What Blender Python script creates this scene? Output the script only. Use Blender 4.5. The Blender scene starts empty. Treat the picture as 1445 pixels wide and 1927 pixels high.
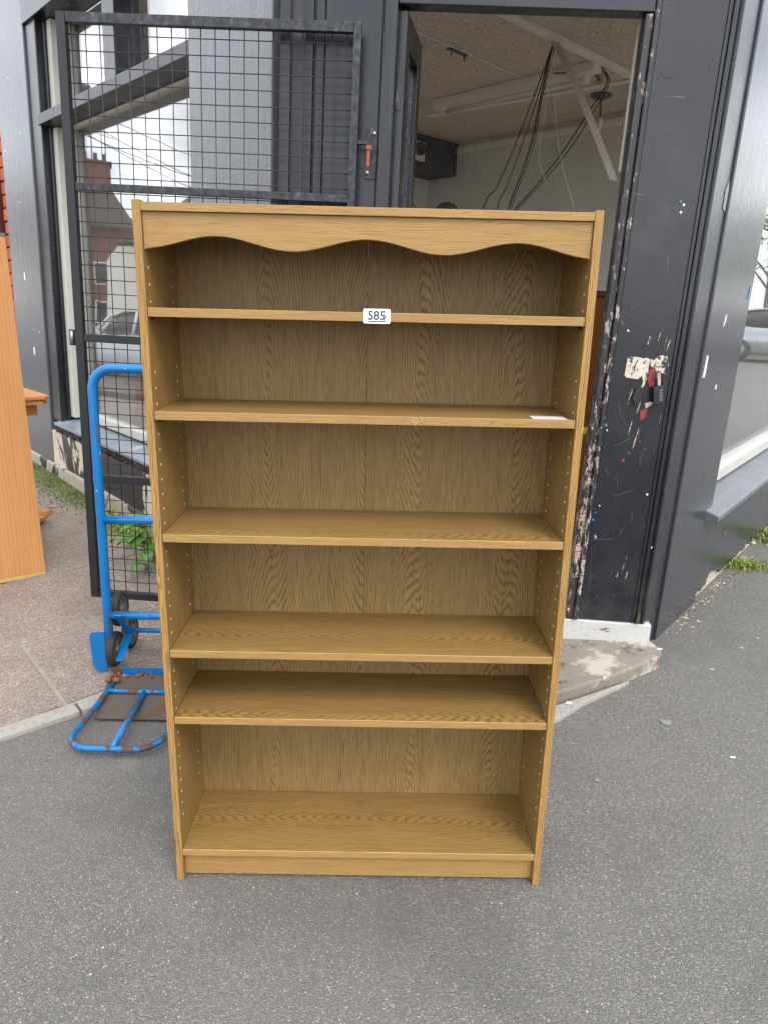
import bpy, bmesh, math, random
from mathutils import Vector, Matrix
random.seed(7)
D = bpy.data
scene = bpy.context.scene
C = scene.collection
R = math.radians

# ------------------------------------------------------------------ camera
cam_d = D.cameras.new('camera'); cam = D.objects.new('camera', cam_d); C.objects.link(cam)
cam.location = (0.0276, -1.4653, 1.3763)
cam.rotation_euler = (R(74.264), R(-1.2574), R(-0.2378))
cam_d.sensor_fit = 'VERTICAL'; cam_d.sensor_height = 36; cam_d.sensor_width = 27
cam_d.lens = 36 * 1343.05 / 1927
cam_d.clip_start = 0.05; cam_d.clip_end = 600
scene.camera = cam

# ------------------------------------------------------------------ sky, sun, exposure
SUN_EL, SUN_AZ = 50, 150          # azimuth measured clockwise from +y
world = D.worlds.new('World'); scene.world = world; world.use_nodes = True
wn = world.node_tree; wn.nodes.clear()
def wnode(t): return wn.nodes.new(t)
sky = wnode('ShaderNodeTexSky'); sky.sky_type = 'NISHITA'; sky.sun_disc = False
sky.sun_elevation = R(SUN_EL); sky.sun_rotation = R(SUN_AZ)
tc = wnode('ShaderNodeTexCoord')
mp = wnode('ShaderNodeMapping'); mp.inputs['Scale'].default_value = (1, 1, 2.2)
nz = wnode('ShaderNodeTexNoise'); nz.inputs['Scale'].default_value = 3.2; nz.inputs['Detail'].default_value = 7; nz.inputs['Roughness'].default_value = .58
cr = wnode('ShaderNodeValToRGB'); cr.color_ramp.elements[0].position = .36; cr.color_ramp.elements[1].position = .60
cr.color_ramp.elements[0].color = (.30, .30, .30, 1); cr.color_ramp.elements[1].color = (1, 1, 1, 1)
nz2 = wnode('ShaderNodeTexNoise'); nz2.inputs['Scale'].default_value = 5.5; nz2.inputs['Detail'].default_value = 6
cr2 = wnode('ShaderNodeValToRGB'); cr2.color_ramp.elements[0].position = .35; cr2.color_ramp.elements[1].position = .65
cr2.color_ramp.elements[0].color = (8.8, 9.2, 9.9, 1); cr2.color_ramp.elements[1].color = (23, 23, 23.2, 1)
mixs = wnode('ShaderNodeMix'); mixs.data_type = 'RGBA'
bg = wnode('ShaderNodeBackground'); bg.inputs['Strength'].default_value = 0.12
wo = wnode('ShaderNodeOutputWorld')
L = wn.links.new
L(tc.outputs['Generated'], mp.inputs['Vector']); L(mp.outputs[0], nz.inputs['Vector']); L(mp.outputs[0], nz2.inputs['Vector'])
L(nz.outputs['Fac'], cr.inputs[0]); L(nz2.outputs['Fac'], cr2.inputs[0])
L(cr.outputs[0], mixs.inputs[0]); L(sky.outputs[0], mixs.inputs[6]); L(cr2.outputs[0], mixs.inputs[7])
L(mixs.outputs[2], bg.inputs['Color']); L(bg.outputs[0], wo.inputs[0])

sun_d = D.lights.new('sun', 'SUN'); sun_d.energy = 1.4; sun_d.angle = R(22); sun_d.color = (1, .96, .9)
sun = D.objects.new('sun', sun_d); C.objects.link(sun)
az = R(SUN_AZ); el = R(SUN_EL)
sdir = Vector((math.sin(az) * math.cos(el), math.cos(az) * math.cos(el), math.sin(el)))
sun.rotation_euler = sdir.to_track_quat('Z', 'Y').to_euler(); sun.location = (0, -3, 9)

scene.render.engine = 'CYCLES'
vs = scene.view_settings
vs.view_transform = 'Standard'; vs.look = 'None'; vs.exposure = 0.75; vs.gamma = 1; vs.use_curve_mapping = False
scene.cycles.max_bounces = 12; scene.cycles.diffuse_bounces = 8; scene.cycles.transparent_max_bounces = 12

# ------------------------------------------------------------------ node helper
class NT:
    def __init__(s, name):
        s.m = D.materials.new(name); s.m.use_nodes = True
        s.t = s.m.node_tree; s.t.nodes.clear()
        s.out = s.t.nodes.new('ShaderNodeOutputMaterial')
        s.tc = s.t.nodes.new('ShaderNodeTexCoord')
    def n(s, t): return s.t.nodes.new(t)
    def set(s, sock, v):
        if v is None: return
        if hasattr(v, 'is_output') or isinstance(v, bpy.types.NodeSocket): s.t.links.new(v, sock)
        elif isinstance(v, (tuple, list)) and len(v) == 3 and sock.type == 'RGBA': sock.default_value = (*v, 1)
        else: sock.default_value = v
    def obj(s): return s.tc.outputs['Object']
    def rnd(s): return s.n('ShaderNodeObjectInfo').outputs['Random']
    def map(s, v, scale=(1, 1, 1), loc=(0, 0, 0), rot=(0, 0, 0)):
        k = s.n('ShaderNodeMapping'); s.set(k.inputs['Vector'], v)
        k.inputs['Scale'].default_value = scale; k.inputs['Location'].default_value = loc; k.inputs['Rotation'].default_value = rot
        return k.outputs[0]
    def noise(s, v, scale, detail=3, rough=.5, dist=0, col=False):
        k = s.n('ShaderNodeTexNoise'); s.set(k.inputs['Vector'], v); s.set(k.inputs['Scale'], scale)
        k.inputs['Detail'].default_value = detail; k.inputs['Roughness'].default_value = rough; k.inputs['Distortion'].default_value = dist
        return k.outputs['Color' if col else 'Fac']
    def vor(s, v, scale, feature='F1', out='Distance', rand=1):
        k = s.n('ShaderNodeTexVoronoi'); k.feature = feature; s.set(k.inputs['Vector'], v); k.inputs['Scale'].default_value = scale
        k.inputs['Randomness'].default_value = rand
        return k.outputs[out]
    def math(s, op, a, b=None, c=None, clamp=False):
        k = s.n('ShaderNodeMath'); k.operation = op; k.use_clamp = clamp
        s.set(k.inputs[0], a); s.set(k.inputs[1], b); s.set(k.inputs[2], c)
        return k.outputs[0]
    def ramp(s, f, stops, interp='LINEAR'):
        k = s.n('ShaderNodeValToRGB'); s.set(k.inputs[0], f); e = k.color_ramp.elements; k.color_ramp.interpolation = interp
        while len(e) < len(stops): e.new(.5)
        for el_, (p, c) in zip(e, stops):
            el_.position = p; el_.color = (*c, 1) if isinstance(c, (tuple, list)) else (c, c, c, 1)
        return k.outputs[0]
    def mix(s, f, a, b, mode='MIX'):
        k = s.n('ShaderNodeMix'); k.data_type = 'RGBA'; k.blend_type = mode
        s.set(k.inputs[0], f); s.set(k.inputs[6], a); s.set(k.inputs[7], b); return k.outputs[2]
    def sep(s, v):
        k = s.n('ShaderNodeSeparateXYZ'); s.set(k.inputs[0], v); return k.outputs
    def comb(s, x, y, z):
        k = s.n('ShaderNodeCombineXYZ'); s.set(k.inputs[0], x); s.set(k.inputs[1], y); s.set(k.inputs[2], z); return k.outputs[0]
    def vadd(s, a, b):
        k = s.n('ShaderNodeVectorMath'); k.operation = 'ADD'; s.set(k.inputs[0], a); s.set(k.inputs[1], b); return k.outputs[0]
    def vscale(s, a, f):
        k = s.n('ShaderNodeVectorMath'); k.operation = 'SCALE'; s.set(k.inputs[0], a); s.set(k.inputs['Scale'], f); return k.outputs[0]
    def bump(s, h, strength=.3, dist=.01, nrm=None):
        k = s.n('ShaderNodeBump'); s.set(k.inputs['Height'], h); k.inputs['Strength'].default_value = strength; k.inputs['Distance'].default_value = dist
        s.set(k.inputs['Normal'], nrm); return k.outputs[0]
    def pbr(s, col, rough=.5, metal=0, bump=None, spec=None, coat=None):
        k = s.n('ShaderNodeBsdfPrincipled'); s.set(k.inputs['Base Color'], col); s.set(k.inputs['Roughness'], rough); s.set(k.inputs['Metallic'], metal)
        s.set(k.inputs['Normal'], bump)
        if spec is not None: s.set(k.inputs['Specular IOR Level'], spec)
        if coat is not None: s.set(k.inputs['Coat Weight'], coat)
        s.t.links.new(k.outputs[0], s.out.inputs[0]); return s.m

def plain(name, col, rough=.5, metal=0, scale=12, var=.25, bump=.1):
    q = NT(name); v = q.obj()
    f = q.noise(v, scale, 5, .6)
    c = q.mix(q.math('MULTIPLY', f, 1), tuple(x * (1 - var) for x in col), tuple(min(1, x * (1 + var)) for x in col))
    b = q.bump(q.noise(v, scale * 12, 3), bump, .003)
    return q.pbr(c, rough, metal, b)

# ------------------------------------------------------------------ materials
def wood(name, axis, light, dark, cathedral=False, across='x', ring=.0065, rough=.42, contrast=1.0, per_object=True):
    """printed oak grain: axis = the grain's direction"""
    q = NT(name); v = q.obj()
    if per_object:
        off = q.comb(q.math('MULTIPLY', q.rnd(), 7.3), q.math('MULTIPLY', q.rnd(), 3.1), q.math('MULTIPLY', q.rnd(), 5.7))
        v = q.vadd(v, off)
    x, y, z = q.sep(v)[0:3]
    l = {'x': x, 'y': y, 'z': z}[axis]
    a = {'x': x, 'y': y, 'z': z}[across]
    o = [k for k in 'xyz' if k not in (axis, across)][0]
    b = {'x': x, 'y': y, 'z': z}[o]
    P = q.comb(a, b, q.math('MULTIPLY', l, .10))          # stretched coordinates
    warp = q.math('ADD', q.noise(P, 16, 4, .55), q.math('MULTIPLY', q.noise(q.comb(a, b, q.math('MULTIPLY', l, .30)), 60, 3, .6), .16))
    if cathedral:
        w2 = q.noise(q.comb(a, b, q.math('MULTIPLY', l, .35)), 5, 2)
        ac = q.math('PINGPONG', q.math('ADD', a, q.math('MULTIPLY', w2, .05)), .115)
        wn_ = q.n('ShaderNodeTexWhiteNoise'); wn_.noise_dimensions = '1D'
        q.set(wn_.inputs['W'], q.math('FLOOR', q.math('DIVIDE', q.math('ADD', a, q.math('MULTIPLY_ADD', w2, .05, 0)), .23)))
        lc = q.math('PINGPONG', q.math('MULTIPLY_ADD', wn_.outputs['Value'], .9, l), .52)
        hyp = q.math('SQRT', q.math('ADD', q.math('MULTIPLY', ac, ac), q.math('POWER', q.math('ADD', q.math('MULTIPLY', lc, .15), .003), 2)))
        rr = q.math('ADD', hyp, q.math('MULTIPLY', warp, .020))
    else:
        rr = q.math('ADD', q.math('ADD', a, b), q.math('MULTIPLY', warp, .05))
    bands = q.math('SINE', q.math('MULTIPLY', rr, 2 * math.pi / ring))
    bands = q.math('MULTIPLY_ADD', bands, .5, .5)
    bands = q.ramp(bands, [(.48, 0), (.86, 1)])
    brk = q.noise(q.comb(a, b, q.math('MULTIPLY', l, .05)), 230, 3, .65)
    pores = q.ramp(q.noise(q.comb(a, b, q.math('MULTIPLY', l, .03)), 420, 2, .6), [(.48, 0), (.62, 1)])
    f = q.math('MULTIPLY', bands, q.ramp(brk, [(.30, .15), (.52, 1)]))
    f = q.math('ADD', q.math('MULTIPLY', f, .72 * contrast), q.math('MULTIPLY', pores, .38 * contrast), clamp=True)
    tone = q.noise(q.comb(a, b, q.math('MULTIPLY', l, .06)), 22, 3)
    base = q.mix(tone, tuple(c * .82 for c in light), tuple(min(1, c * 1.15) for c in light))
    col = q.mix(f, base, dark)
    bp = q.bump(f, -.12, .0008)
    return q.pbr(col, q.math('MULTIPLY_ADD', f, .12, rough), 0, bp, spec=.28)

OAK_L, OAK_D = (.282, .174, .056), (.096, .055, .019)
M = {}
M['oak_z'] = wood('oak_vertical', 'z', OAK_L, OAK_D, across='y', ring=.0034, contrast=.8)
M['oak_edge_z'] = wood('oak_edge_vertical', 'z', (.380, .223, .069), (.155, .084, .026), across='x', ring=.004)
M['oak_x'] = wood('oak_horizontal', 'x', OAK_L, OAK_D, True, 'y', ring=.0044, contrast=.8)
M['oak_front'] = wood('oak_pelmet', 'x', (.352, .212, .074), (.160, .090, .034), False, 'z', ring=.0028, contrast=.7)
M['oak_back'] = wood('oak_back', 'z', (.272, .175, .067), (.100, .061, .026), True, 'x', ring=.0043, contrast=.85)
M['oak_rub_glint'] = plain('oak_rubbed_glint_edge', (.52, .37, .18), .5, 0, 30, .4)  # worn shelf edge, with the bevel's highlight painted into its pale colour
M['beech'] = wood('beech_board', 'z', (.51, .245, .092), (.37, .155, .05), False, 'x', ring=.022, contrast=.55)
M['beech_x'] = wood('beech_top', 'x', (.56, .25, .08), (.38, .15, .045), False, 'y', ring=.02, contrast=.5)
M['brownwood'] = wood('brown_cabinet_wood', 'z', (.30, .11, .03), (.17, .055, .015), False, 'x', ring=.02, contrast=.6)
M['darkwood'] = wood('dark_table_wood', 'x', (.20, .085, .04), (.08, .03, .015), False, 'y', ring=.02)
M['edging'] = plain('beech_edging', (.50, .33, .10), .5)
M['hole'] = plain('raw_chipboard', (.66, .54, .38), .9, 0, 200, .2)
M['peg'] = plain('brown_plastic', (.05, .028, .016), .4)

# dark gloss paint with chips and scratches
def dark_paint(name, base=(.0085, .0095, .0135), chips=.70, rough=.25, wear=None, csc=46):
    q = NT(name); v = q.obj()
    tone = q.noise(q.map(v, (3, 3, .8)), 2.2, 5, .6)
    col = q.mix(tone, tuple(c * .78 for c in base), tuple(c * 1.45 for c in base))
    # dusty bloom
    dust = q.ramp(q.noise(v, 5, 6, .7), [(.45, 0), (.75, 1)])
    col = q.mix(q.math('MULTIPLY', dust, .12), col, (.09, .09, .10))
    chip_col = q.ramp(q.noise(v, 28, 1), [(.42, (.34, .28, .235)), (.50, (.42, .36, .32)), (.555, (.13, .035, .035)), (.60, (.40, .28, .225)), (.74, (.08, .20, .42))], 'CONSTANT')
    n1 = q.noise(q.map(v, (1, 1, .36)), csc, 6, .70)
    n2 = q.noise(v, 3.2, 2)
    m = q.math('ADD', n1, q.math('MULTIPLY', n2, .22))
    th = chips + .12
    if wear:                                    # knocked about low down, almost whole above head height
        zc = q.sep(v)[2]
        m = q.math('ADD', m, q.math('MULTIPLY', q.ramp(q.math('MULTIPLY', zc, .4), [(.30, wear), (.66, .0), (.80, -.06)]), 1))
    mask = q.ramp(m, [(min(th, .985), 0), (min(th + .012, .999), 1)])
    splash = q.math('MULTIPLY', q.ramp(q.sep(v)[2], [(.12, .55), (.50, 0)]), q.ramp(q.noise(v, 11, 6, .7), [(.40, 0), (.65, 1)]))
    col = q.mix(splash, col, (.075, .068, .062))
    run = q.ramp(q.noise(q.map(v, (38, 38, 1.1)), 1.0, 4, .6), [(.58, 0), (.76, .14)])
    col = q.mix(run, col, (.085, .087, .095))
    scr = q.noise(q.map(v, (90, 90, 3.5), rot=(.25, .3, .2)), 1.0, 2, .5, .6)
    scr = q.ramp(scr, [(.735, 0), (.75, 1)])
    scr2 = q.noise(q.map(v, (5, 5, 110), rot=(.5, .2, .1)), 1.0, 2, .5, .4)
    scr2 = q.ramp(scr2, [(.755, 0), (.77, 1)])
    col = q.mix(q.math('MULTIPLY', q.math('MAXIMUM', scr, scr2), .35), col, (.32, .31, .31))
    col = q.mix(mask, col, chip_col)
    bp = q.bump(q.math('ADD', q.math('MULTIPLY', q.noise(q.map(v, (1, 1, .35)), 34, 4, .6), .8), q.math('MULTIPLY', mask, -1.0)), .22, .003)
    rg = q.math('MULTIPLY_ADD', q.noise(v, 9, 4), .16, rough - .06)
    rg = q.math('MAXIMUM', rg, q.math('MULTIPLY', mask, .8))
    return q.pbr(col, rg, 0, bp)
M['dark'] = dark_paint('dark_gloss_paint', chips=.74)
M['dark_scuffed'] = dark_paint('dark_gloss_paint_scuffed', chips=.70, csc=60)
M['dark_worn'] = dark_paint('dark_gloss_paint_flaking', chips=.60, base=(.014, .012, .014), rough=.4, wear=.11, csc=58)
M['dark_soft'] = dark_paint('dark_sheltered_paint', base=(.017, .018, .022), chips=.8, rough=.36)

def grey_paint(name, base, rough=.36, peel=.35):
    q = NT(name); v = q.obj()
    st = q.noise(q.map(v, (9, 9, .7)), 3, 5, .65)
    col = q.mix(st, tuple(c * .8 for c in base), tuple(c * 1.22 for c in base))
    spots = q.ramp(q.noise(v, 60, 2, .6), [(.76, 0), (.78, 1)])
    col = q.mix(q.math('MULTIPLY', spots, .8), col, (.02, .02, .025))
    wsp = q.ramp(q.noise(q.vadd(v, (3, 4, 5)), 34, 2, .5), [(.765, 0), (.775, 1)])
    col = q.mix(wsp, col, (.7, .7, .7))
    h = q.math('ADD', q.noise(v, 95, 3, .6), q.math('MULTIPLY', q.noise(q.map(v, (1, 1, .25)), 26, 4), 1.2))
    return q.pbr(col, rough, 0, q.bump(h, peel, .004))
M['pilaster'] = grey_paint('grey_gloss_masonry_paint', (.075, .079, .088), .22, .22)
M['pillar'] = grey_paint('grey_masonry_paint', (.125, .13, .14), .28, .6)
M['pil_right'] = grey_paint('grey_gloss_timber_paint', (.04, .043, .05), .19, .12)

def peel(name, under=(.56, .50, .40), top=(.018, .018, .021), th=.52, sc=3.2):
    q = NT(name); v = q.obj()
    n = q.noise(q.map(v, (1, 1, .62)), sc, 8, .62, .5)
    mask = q.ramp(n, [(th, 0), (th + .008, 1)])
    edge = q.ramp(n, [(th - .012, 0), (th, 1)])
    un = q.mix(q.noise(v, 14, 6, .65), tuple(c * .62 for c in under), tuple(min(1, c * 1.18) for c in under))
    tp = q.mix(q.noise(v, 9, 5), tuple(c * .6 for c in top), tuple(c * 2.0 for c in top))
    low = q.ramp(q.noise(v, 5, 5, .7), [(.5, 0), (.7, .35)])
    un = q.mix(low, un, (.22, .19, .13))
    col = q.mix(mask, tp, un)
    h = q.math('ADD', q.math('MULTIPLY', edge, -1.4), q.math('MULTIPLY', q.noise(v, 40, 5, .7), .5))
    return q.pbr(col, q.math('MULTIPLY_ADD', mask, .5, .34), 0, q.bump(h, .55, .006))
M['peel'] = peel('peeling_black_paint_over_plaster', th=.52, sc=2.6, top=(.011, .011, .013))
M['peel_foot'] = peel('worn_plinth_render', (.36, .32, .25), th=.45, sc=3.0, top=(.02, .02, .02))
M['peel_low'] = peel('chipped_skirting_render', (.50, .40, .30), (.024, .026, .031), .60, 5)
M['rotten'] = plain('rotten_wood', (.075, .055, .042), .95, 0, 25, .7, 1.0)
M['cream'] = plain('cream_gloss_paint', (.46, .455, .41), .4, 0, 7, .14)
M['sillpaint'] = peel('flaking_sill_paint', (.40, .40, .41), (.13, .15, .18), .60, 6)
M['sill_dark'] = dark_paint('sill_grey_paint', base=(.11, .12, .135), chips=.64, rough=.4)

q = NT('white_flaking_gloss'); v = q.obj()
n = q.noise(q.map(v, (1, 1, 3)), 9, 7, .65)
mk = q.ramp(n, [(.63, 0), (.65, 1)])
c = q.mix(q.noise(v, 30, 5, .7), (.36, .355, .335), (.56, .555, .535))
c = q.mix(mk, c, (.16, .13, .11))
c = q.mix(q.ramp(q.noise(v, 5, 3), [(.66, 0), (.68, .7)]), c, (.45, .10, .09))
M['white'] = q.pbr(c, .5, 0, q.bump(q.math('ADD', mk, q.noise(v, 60, 4)), .4, .004))

q = NT('worn_step_stone'); v = q.obj()
c = q.mix(q.noise(v, 10, 8, .7), (.10, .086, .070), (.30, .265, .22))
c = q.mix(q.ramp(q.noise(q.vadd(v, (1, 2, 3)), 5.5, 6, .7), [(.50, 0), (.58, .8)]), c, (.44, .41, .365))
c = q.mix(q.ramp(q.noise(q.vadd(v, (5, 2, 8)), 8, 5, .65), [(.62, 0), (.68, .6)]), c, (.16, .065, .058))
c = q.mix(q.ramp(q.noise(q.vadd(v, (9, 7, 1)), 11, 6, .7), [(.55, 0), (.63, .8)]), c, (.05, .047, .045))
c = q.mix(q.ramp(q.noise(q.vadd(v, (2, 9, 6)), 4, 5, .6), [(.60, 0), (.72, .6)]), c, (.13, .14, .05))
M['step'] = q.pbr(c, .85, 0, q.bump(q.noise(v, 60, 7, .75), .6, .006))

# asphalt
q = NT('asphalt'); v = q.obj()
wv = q.vadd(v, q.vscale(q.noise(v, 300, 2, col=True), .0015))
cell = q.vor(wv, 290, out='Color'); dist = q.vor(wv, 290)
cs = q.sep(cell)
g = q.math('POWER', cs[0], 1.6)
c = q.mix(g, (.104, .100, .090), (.200, .193, .176))
c = q.mix(q.ramp(cs[1], [(.93, 0), (.97, .7)]), c, (.33, .30, .26))
c = q.mix(q.ramp(cs[2], [(.972, 0), (.988, .8)]), c, (.52, .49, .45))
c = q.mix(q.ramp(dist, [(.45, 0), (.9, .5)]), c, (.055, .053, .05))
big = q.noise(v, 1.3, 6, .6)
c = q.mix(q.ramp(big, [(.35, .0), (.70, .42)]), c, (.165, .158, .147))
c = q.mix(q.ramp(q.noise(q.vadd(v, (8, 3, 0)), 2.4, 5, .65), [(.54, 0), (.76, .35)]), c, (.06, .058, .056))
sp = q.vor(q.vadd(v, (3.3, 1.7, 0)), 23, out='Distance')
spc = q.sep(q.vor(q.vadd(v, (3.3, 1.7, 0)), 23, out='Color'))
spm = q.math('MULTIPLY', q.ramp(sp, [(.060, 1), (.080, 0)]), q.ramp(spc[0], [(.84, 0), (.86, .7)]))
c = q.mix(spm, c, (.60, .55, .48))
h = q.math('ADD', q.math('MULTIPLY', q.math('SUBTRACT', 1, dist), 1.0), q.math('MULTIPLY', g, .5))
c = q.mix(q.ramp(q.noise(q.vadd(v, (3, 8, 0)), .8, 7, .7), [(.52, 0), (.66, .30)]), c, (.055, .052, .05))
c = q.mix(q.ramp(q.vor(q.vadd(v, q.vscale(q.noise(v, 6, 3, col=True), .12)), 2.1), [(.05, .35), (.09, 0)]), c, (.24, .23, .215))
M['asphalt'] = q.pbr(c, q.math('MULTIPLY_ADD', g, -.2, .82), 0, q.bump(h, .8, .004))

# exposed aggregate paving
def paving(name, tint=1.0):
    q = NT(name); v = q.obj()
    cell = q.vor(v, 165, out='Color'); dist = q.vor(v, 165); cs = q.sep(cell)
    c = q.ramp(cs[0], [(0, (.16, .122, .102)), (.3, (.23, .182, .155)), (.6, (.285, .23, .198)), (.9, (.33, .285, .25)), (1, (.46, .41, .37))])
    c = q.mix(q.ramp(dist, [(.40, 0), (.8, .7)]), c, (.17, .138, .118))
    c = q.mix(q.ramp(q.noise(v, 2.4, 6, .65), [(.44, 0), (.74, .5)]), c, (.115, .10, .088))
    c = q.mix(q.ramp(q.noise(q.vadd(v, (4, 1, 2)), 7, 5, .65), [(.55, 0), (.75, .4)]), c, (.32, .28, .24))
    c = q.mix(q.math('MULTIPLY', q.rnd(), .18), c, (.10, .075, .06))
    return q.pbr(c, .85, 0, q.bump(q.math('SUBTRACT', 1, dist), .45, .003))
M['paving'] = paving('exposed_aggregate_concrete')
M['mortar'] = plain('grey_jointing_mortar', (.27, .245, .21), .95, 0, 40, .4, .5)
q = NT('kerb_concrete'); v = q.obj()
c = q.mix(q.noise(v, 16, 7, .7), (.20, .19, .17), (.37, .35, .315))
c = q.mix(q.ramp(q.noise(v, 130, 2), [(.60, 0), (.68, .5)]), c, (.10, .095, .085))
M['kerb'] = q.pbr(c, .9, 0, q.bump(q.noise(v, 90, 5, .7), .5, .004))
M['soil'] = plain('dark_soil', (.055, .046, .036), 1, 0, 30, .5, .8)

# metals
def rusty_paint(name, paint, th=.57, sc=24, rustc=((.035, .017, .011), (.15, .068, .03)), rough=.2):
    q = NT(name); v = q.obj()
    n = q.noise(q.map(v, (1, 1, .28)), sc, 7, .66, .3)
    m = q.ramp(n, [(th, 0), (th + .012, 1)])
    r = q.mix(q.noise(v, 60, 5, .7), rustc[0], rustc[1])
    pc = q.mix(q.noise(v, 6, 4), tuple(c * .8 for c in paint), tuple(min(1, c * 1.18) for c in paint))
    w = q.ramp(q.noise(q.vadd(v, (4, 4, 4)), sc * 1.6, 5, .7), [(.67, 0), (.69, .85)])
    pc = q.mix(w, pc, (.45, .45, .47))
    h = q.math('ADD', q.math('MULTIPLY', m, -1), q.math('MULTIPLY', q.noise(v, 120, 4, .7), .35))
    return q.pbr(q.mix(m, pc, r), q.math('MULTIPLY_ADD', m, .55, rough), 0, q.bump(h, .4, .002))
BLUE = (.002, .135, .37)
M['blue'] = rusty_paint('blue_paint_chipped', BLUE, .59, 15)
M['blue_worn'] = rusty_paint('blue_paint_rusting', BLUE, .525, 22)
M['rustplate'] = rusty_paint('rusty_steel_plate', (.085, .07, .06), .55, 9, ((.055, .034, .024), (.17, .085, .04)), .6)
M['rust'] = plain('orange_rust', (.20, .082, .034), .95, 0, 50, .55, .8)
M['redrust'] = plain('red_rust_bolt', (.33, .095, .048), .8, 0, 60, .35, .6)
q = NT('weathered_gate_steel'); v = q.obj()
n = q.noise(q.map(v, (1, 1, .7)), 55, 5, .7)
zz = q.sep(v)[2]
c = q.ramp(n, [(.42, (.017, .018, .022)), (.60, (.048, .051, .058)), (.74, (.15, .155, .16))])
c = q.mix(q.ramp(q.noise(v, 28, 5, .7), [(.63, 0), (.68, .6)]), c, (.12, .07, .045))
M['gate'] = q.pbr(c, .48, .35, q.bump(n, .3, .002))
q = NT('black_gate_paint'); v = q.obj()
c = q.mix(q.ramp(q.noise(v, 70, 5, .7), [(.64, 0), (.72, .8)]), (.008, .008, .010), (.07, .068, .068))
M['gateblack'] = q.pbr(c, .42, 0, q.bump(q.noise(v, 80, 4), .2, .002))
M['wire'] = plain('weathered_wire', (.022, .022, .025), .55, .2, 60, .6)
M['steel'] = plain('dull_steel', (.30, .30, .31), .4, .8, 40, .3)
M['rubber'] = plain('black_rubber', (.018, .018, .019), .7, 0, 30, .3)
M['hub'] = plain('grey_plastic_hub', (.10, .10, .105), .45, 0, 20, .2)
M['black'] = plain('black_plastic', (.012, .012, .013), .35)
M['ink'] = plain('label_ink', (.016, .017, .022), .6)
M['paper'] = plain('white_label_paper', (.80, .82, .86), .45, 0, 8, .03, .02)
M['paper_old'] = plain('smudged_label_paper', (.66, .67, .70), .5, 0, 30, .16, .05)
M['clear'] = plain('old_tape', (.16, .165, .165), .3, 0, 40, .35)
M['bare'] = peel('bare_primed_wood', (.58, .52, .43), (.03, .022, .024), .44, 48)
M['scratchgrey'] = plain('scratched_paint', (.085, .083, .082), .7, 0, 60, .4)
M['redpaint'] = plain('old_red_paint', (.24, .022, .026), .5, 0, 40, .3)
M['bluefleck'] = plain('old_blue_paint', (.06, .19, .45), .5)
M['yellow'] = plain('yellow_plastic', (.70, .52, .02), .4)
M['grime'] = plain('rough_wall_plaster', (.60, .57, .53), .9, 0, 3, .22, .3)
M['grime_foot'] = plain('exposed_render', (.42, .35, .27), .95, 0, 14, .45, .8)
M['lining'] = plain('aged_cream_lining', (.42, .38, .31), .7, 0, 12, .3, .3)
M['offwhite'] = plain('aged_white_trim', (.74, .71, .66), .6, 0, 5, .12)
M['brownstrip'] = plain('faded_hardboard_strip', (.50, .42, .375), .6, 0, 6, .15)
M['bulkhead'] = plain('dark_boxing', (.10, .10, .105), .7, 0, 6, .4)
M['lampglass'] = plain('unlit_tube_glass', (.62, .60, .55), .25)
M['dimfloor'] = plain('shop_floor', (.42, .38, .33), .7, 0, 6, .3)
M['facade'] = plain('upper_wall_render', (.35, .33, .30), .9, 0, 4, .15)
M['maroon'] = plain('maroon_paint', (.055, .012, .012), .4)
q = NT('embossed_ceiling_paper'); v = q.obj()
w = q.vor(q.vadd(v, q.vscale(q.noise(v, 14, 3, col=True), .16)), 19, 'DISTANCE_TO_EDGE')
rdg = q.ramp(w, [(.0, 1), (.05, 0)])
c = q.mix(q.noise(v, 2.2, 4), (.60, .50, .41), (.69, .58, .485))
c = q.mix(q.math('MULTIPLY', rdg, .22), c, (.72, .64, .57))
M['artex'] = q.pbr(c, .85, 0, q.bump(q.math('ADD', rdg, q.math('MULTIPLY', q.noise(v, 70, 4), .6)), .8, .01))

def brickmat(name, a, b):
    q = NT(name); v = q.obj()
    r = q.rnd()
    c = q.mix(r, a, b)
    c = q.mix(q.ramp(q.noise(q.vadd(v, q.comb(r, r, r)), 25, 6, .7), [(.45, 0), (.75, .5)]), c, tuple(x * .45 for x in a))
    return q.pbr(c, .85, 0, q.bump(q.noise(v, 70, 5, .7), .5, .004))
M['brick'] = brickmat('orange_red_brick', (.50, .115, .035), (.36, .075, .03))
q = NT('distant_brickwork'); v = q.obj()
k = q.n('ShaderNodeTexBrick'); q.set(k.inputs['Vector'], q.map(v, (1, 1, 1), rot=(R(90), 0, 0)))
k.inputs['Scale'].default_value = 4.4; k.inputs['Color1'].default_value = (.20, .075, .045, 1); k.inputs['Color2'].default_value = (.13, .05, .035, 1)
k.inputs['Mortar'].default_value = (.16, .13, .11, 1); k.inputs['Mortar Size'].default_value = .012
M['farbrick'] = q.pbr(k.outputs[0], .9)
q = NT('roof_tiles'); v = q.obj()
z3 = q.sep(v)
rows = q.math('FRACT', q.math('MULTIPLY', z3[2], 5.0))
c = q.mix(q.ramp(rows, [(0, 1), (.25, 0)]), q.mix(q.noise(v, 3, 6, .7), (.05, .036, .03), (.11, .082, .07)), (.02, .016, .014))
M['tiles'] = q.pbr(c, .8, 0, q.bump(rows, .6, .03))
M['slate'] = plain('grey_slate', (.10, .10, .105), .6, 0, 4, .25)
M['whiterender'] = plain('white_render', (.68, .66, .60), .9, 0, 3, .08)
M['carwhite'] = plain('white_car_paint', (.70, .72, .74), .15, 0, 2, .03, 0)
M['carsilver'] = plain('silver_car_paint', (.40, .42, .44), .2, .5, 2, .04, 0)
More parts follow.
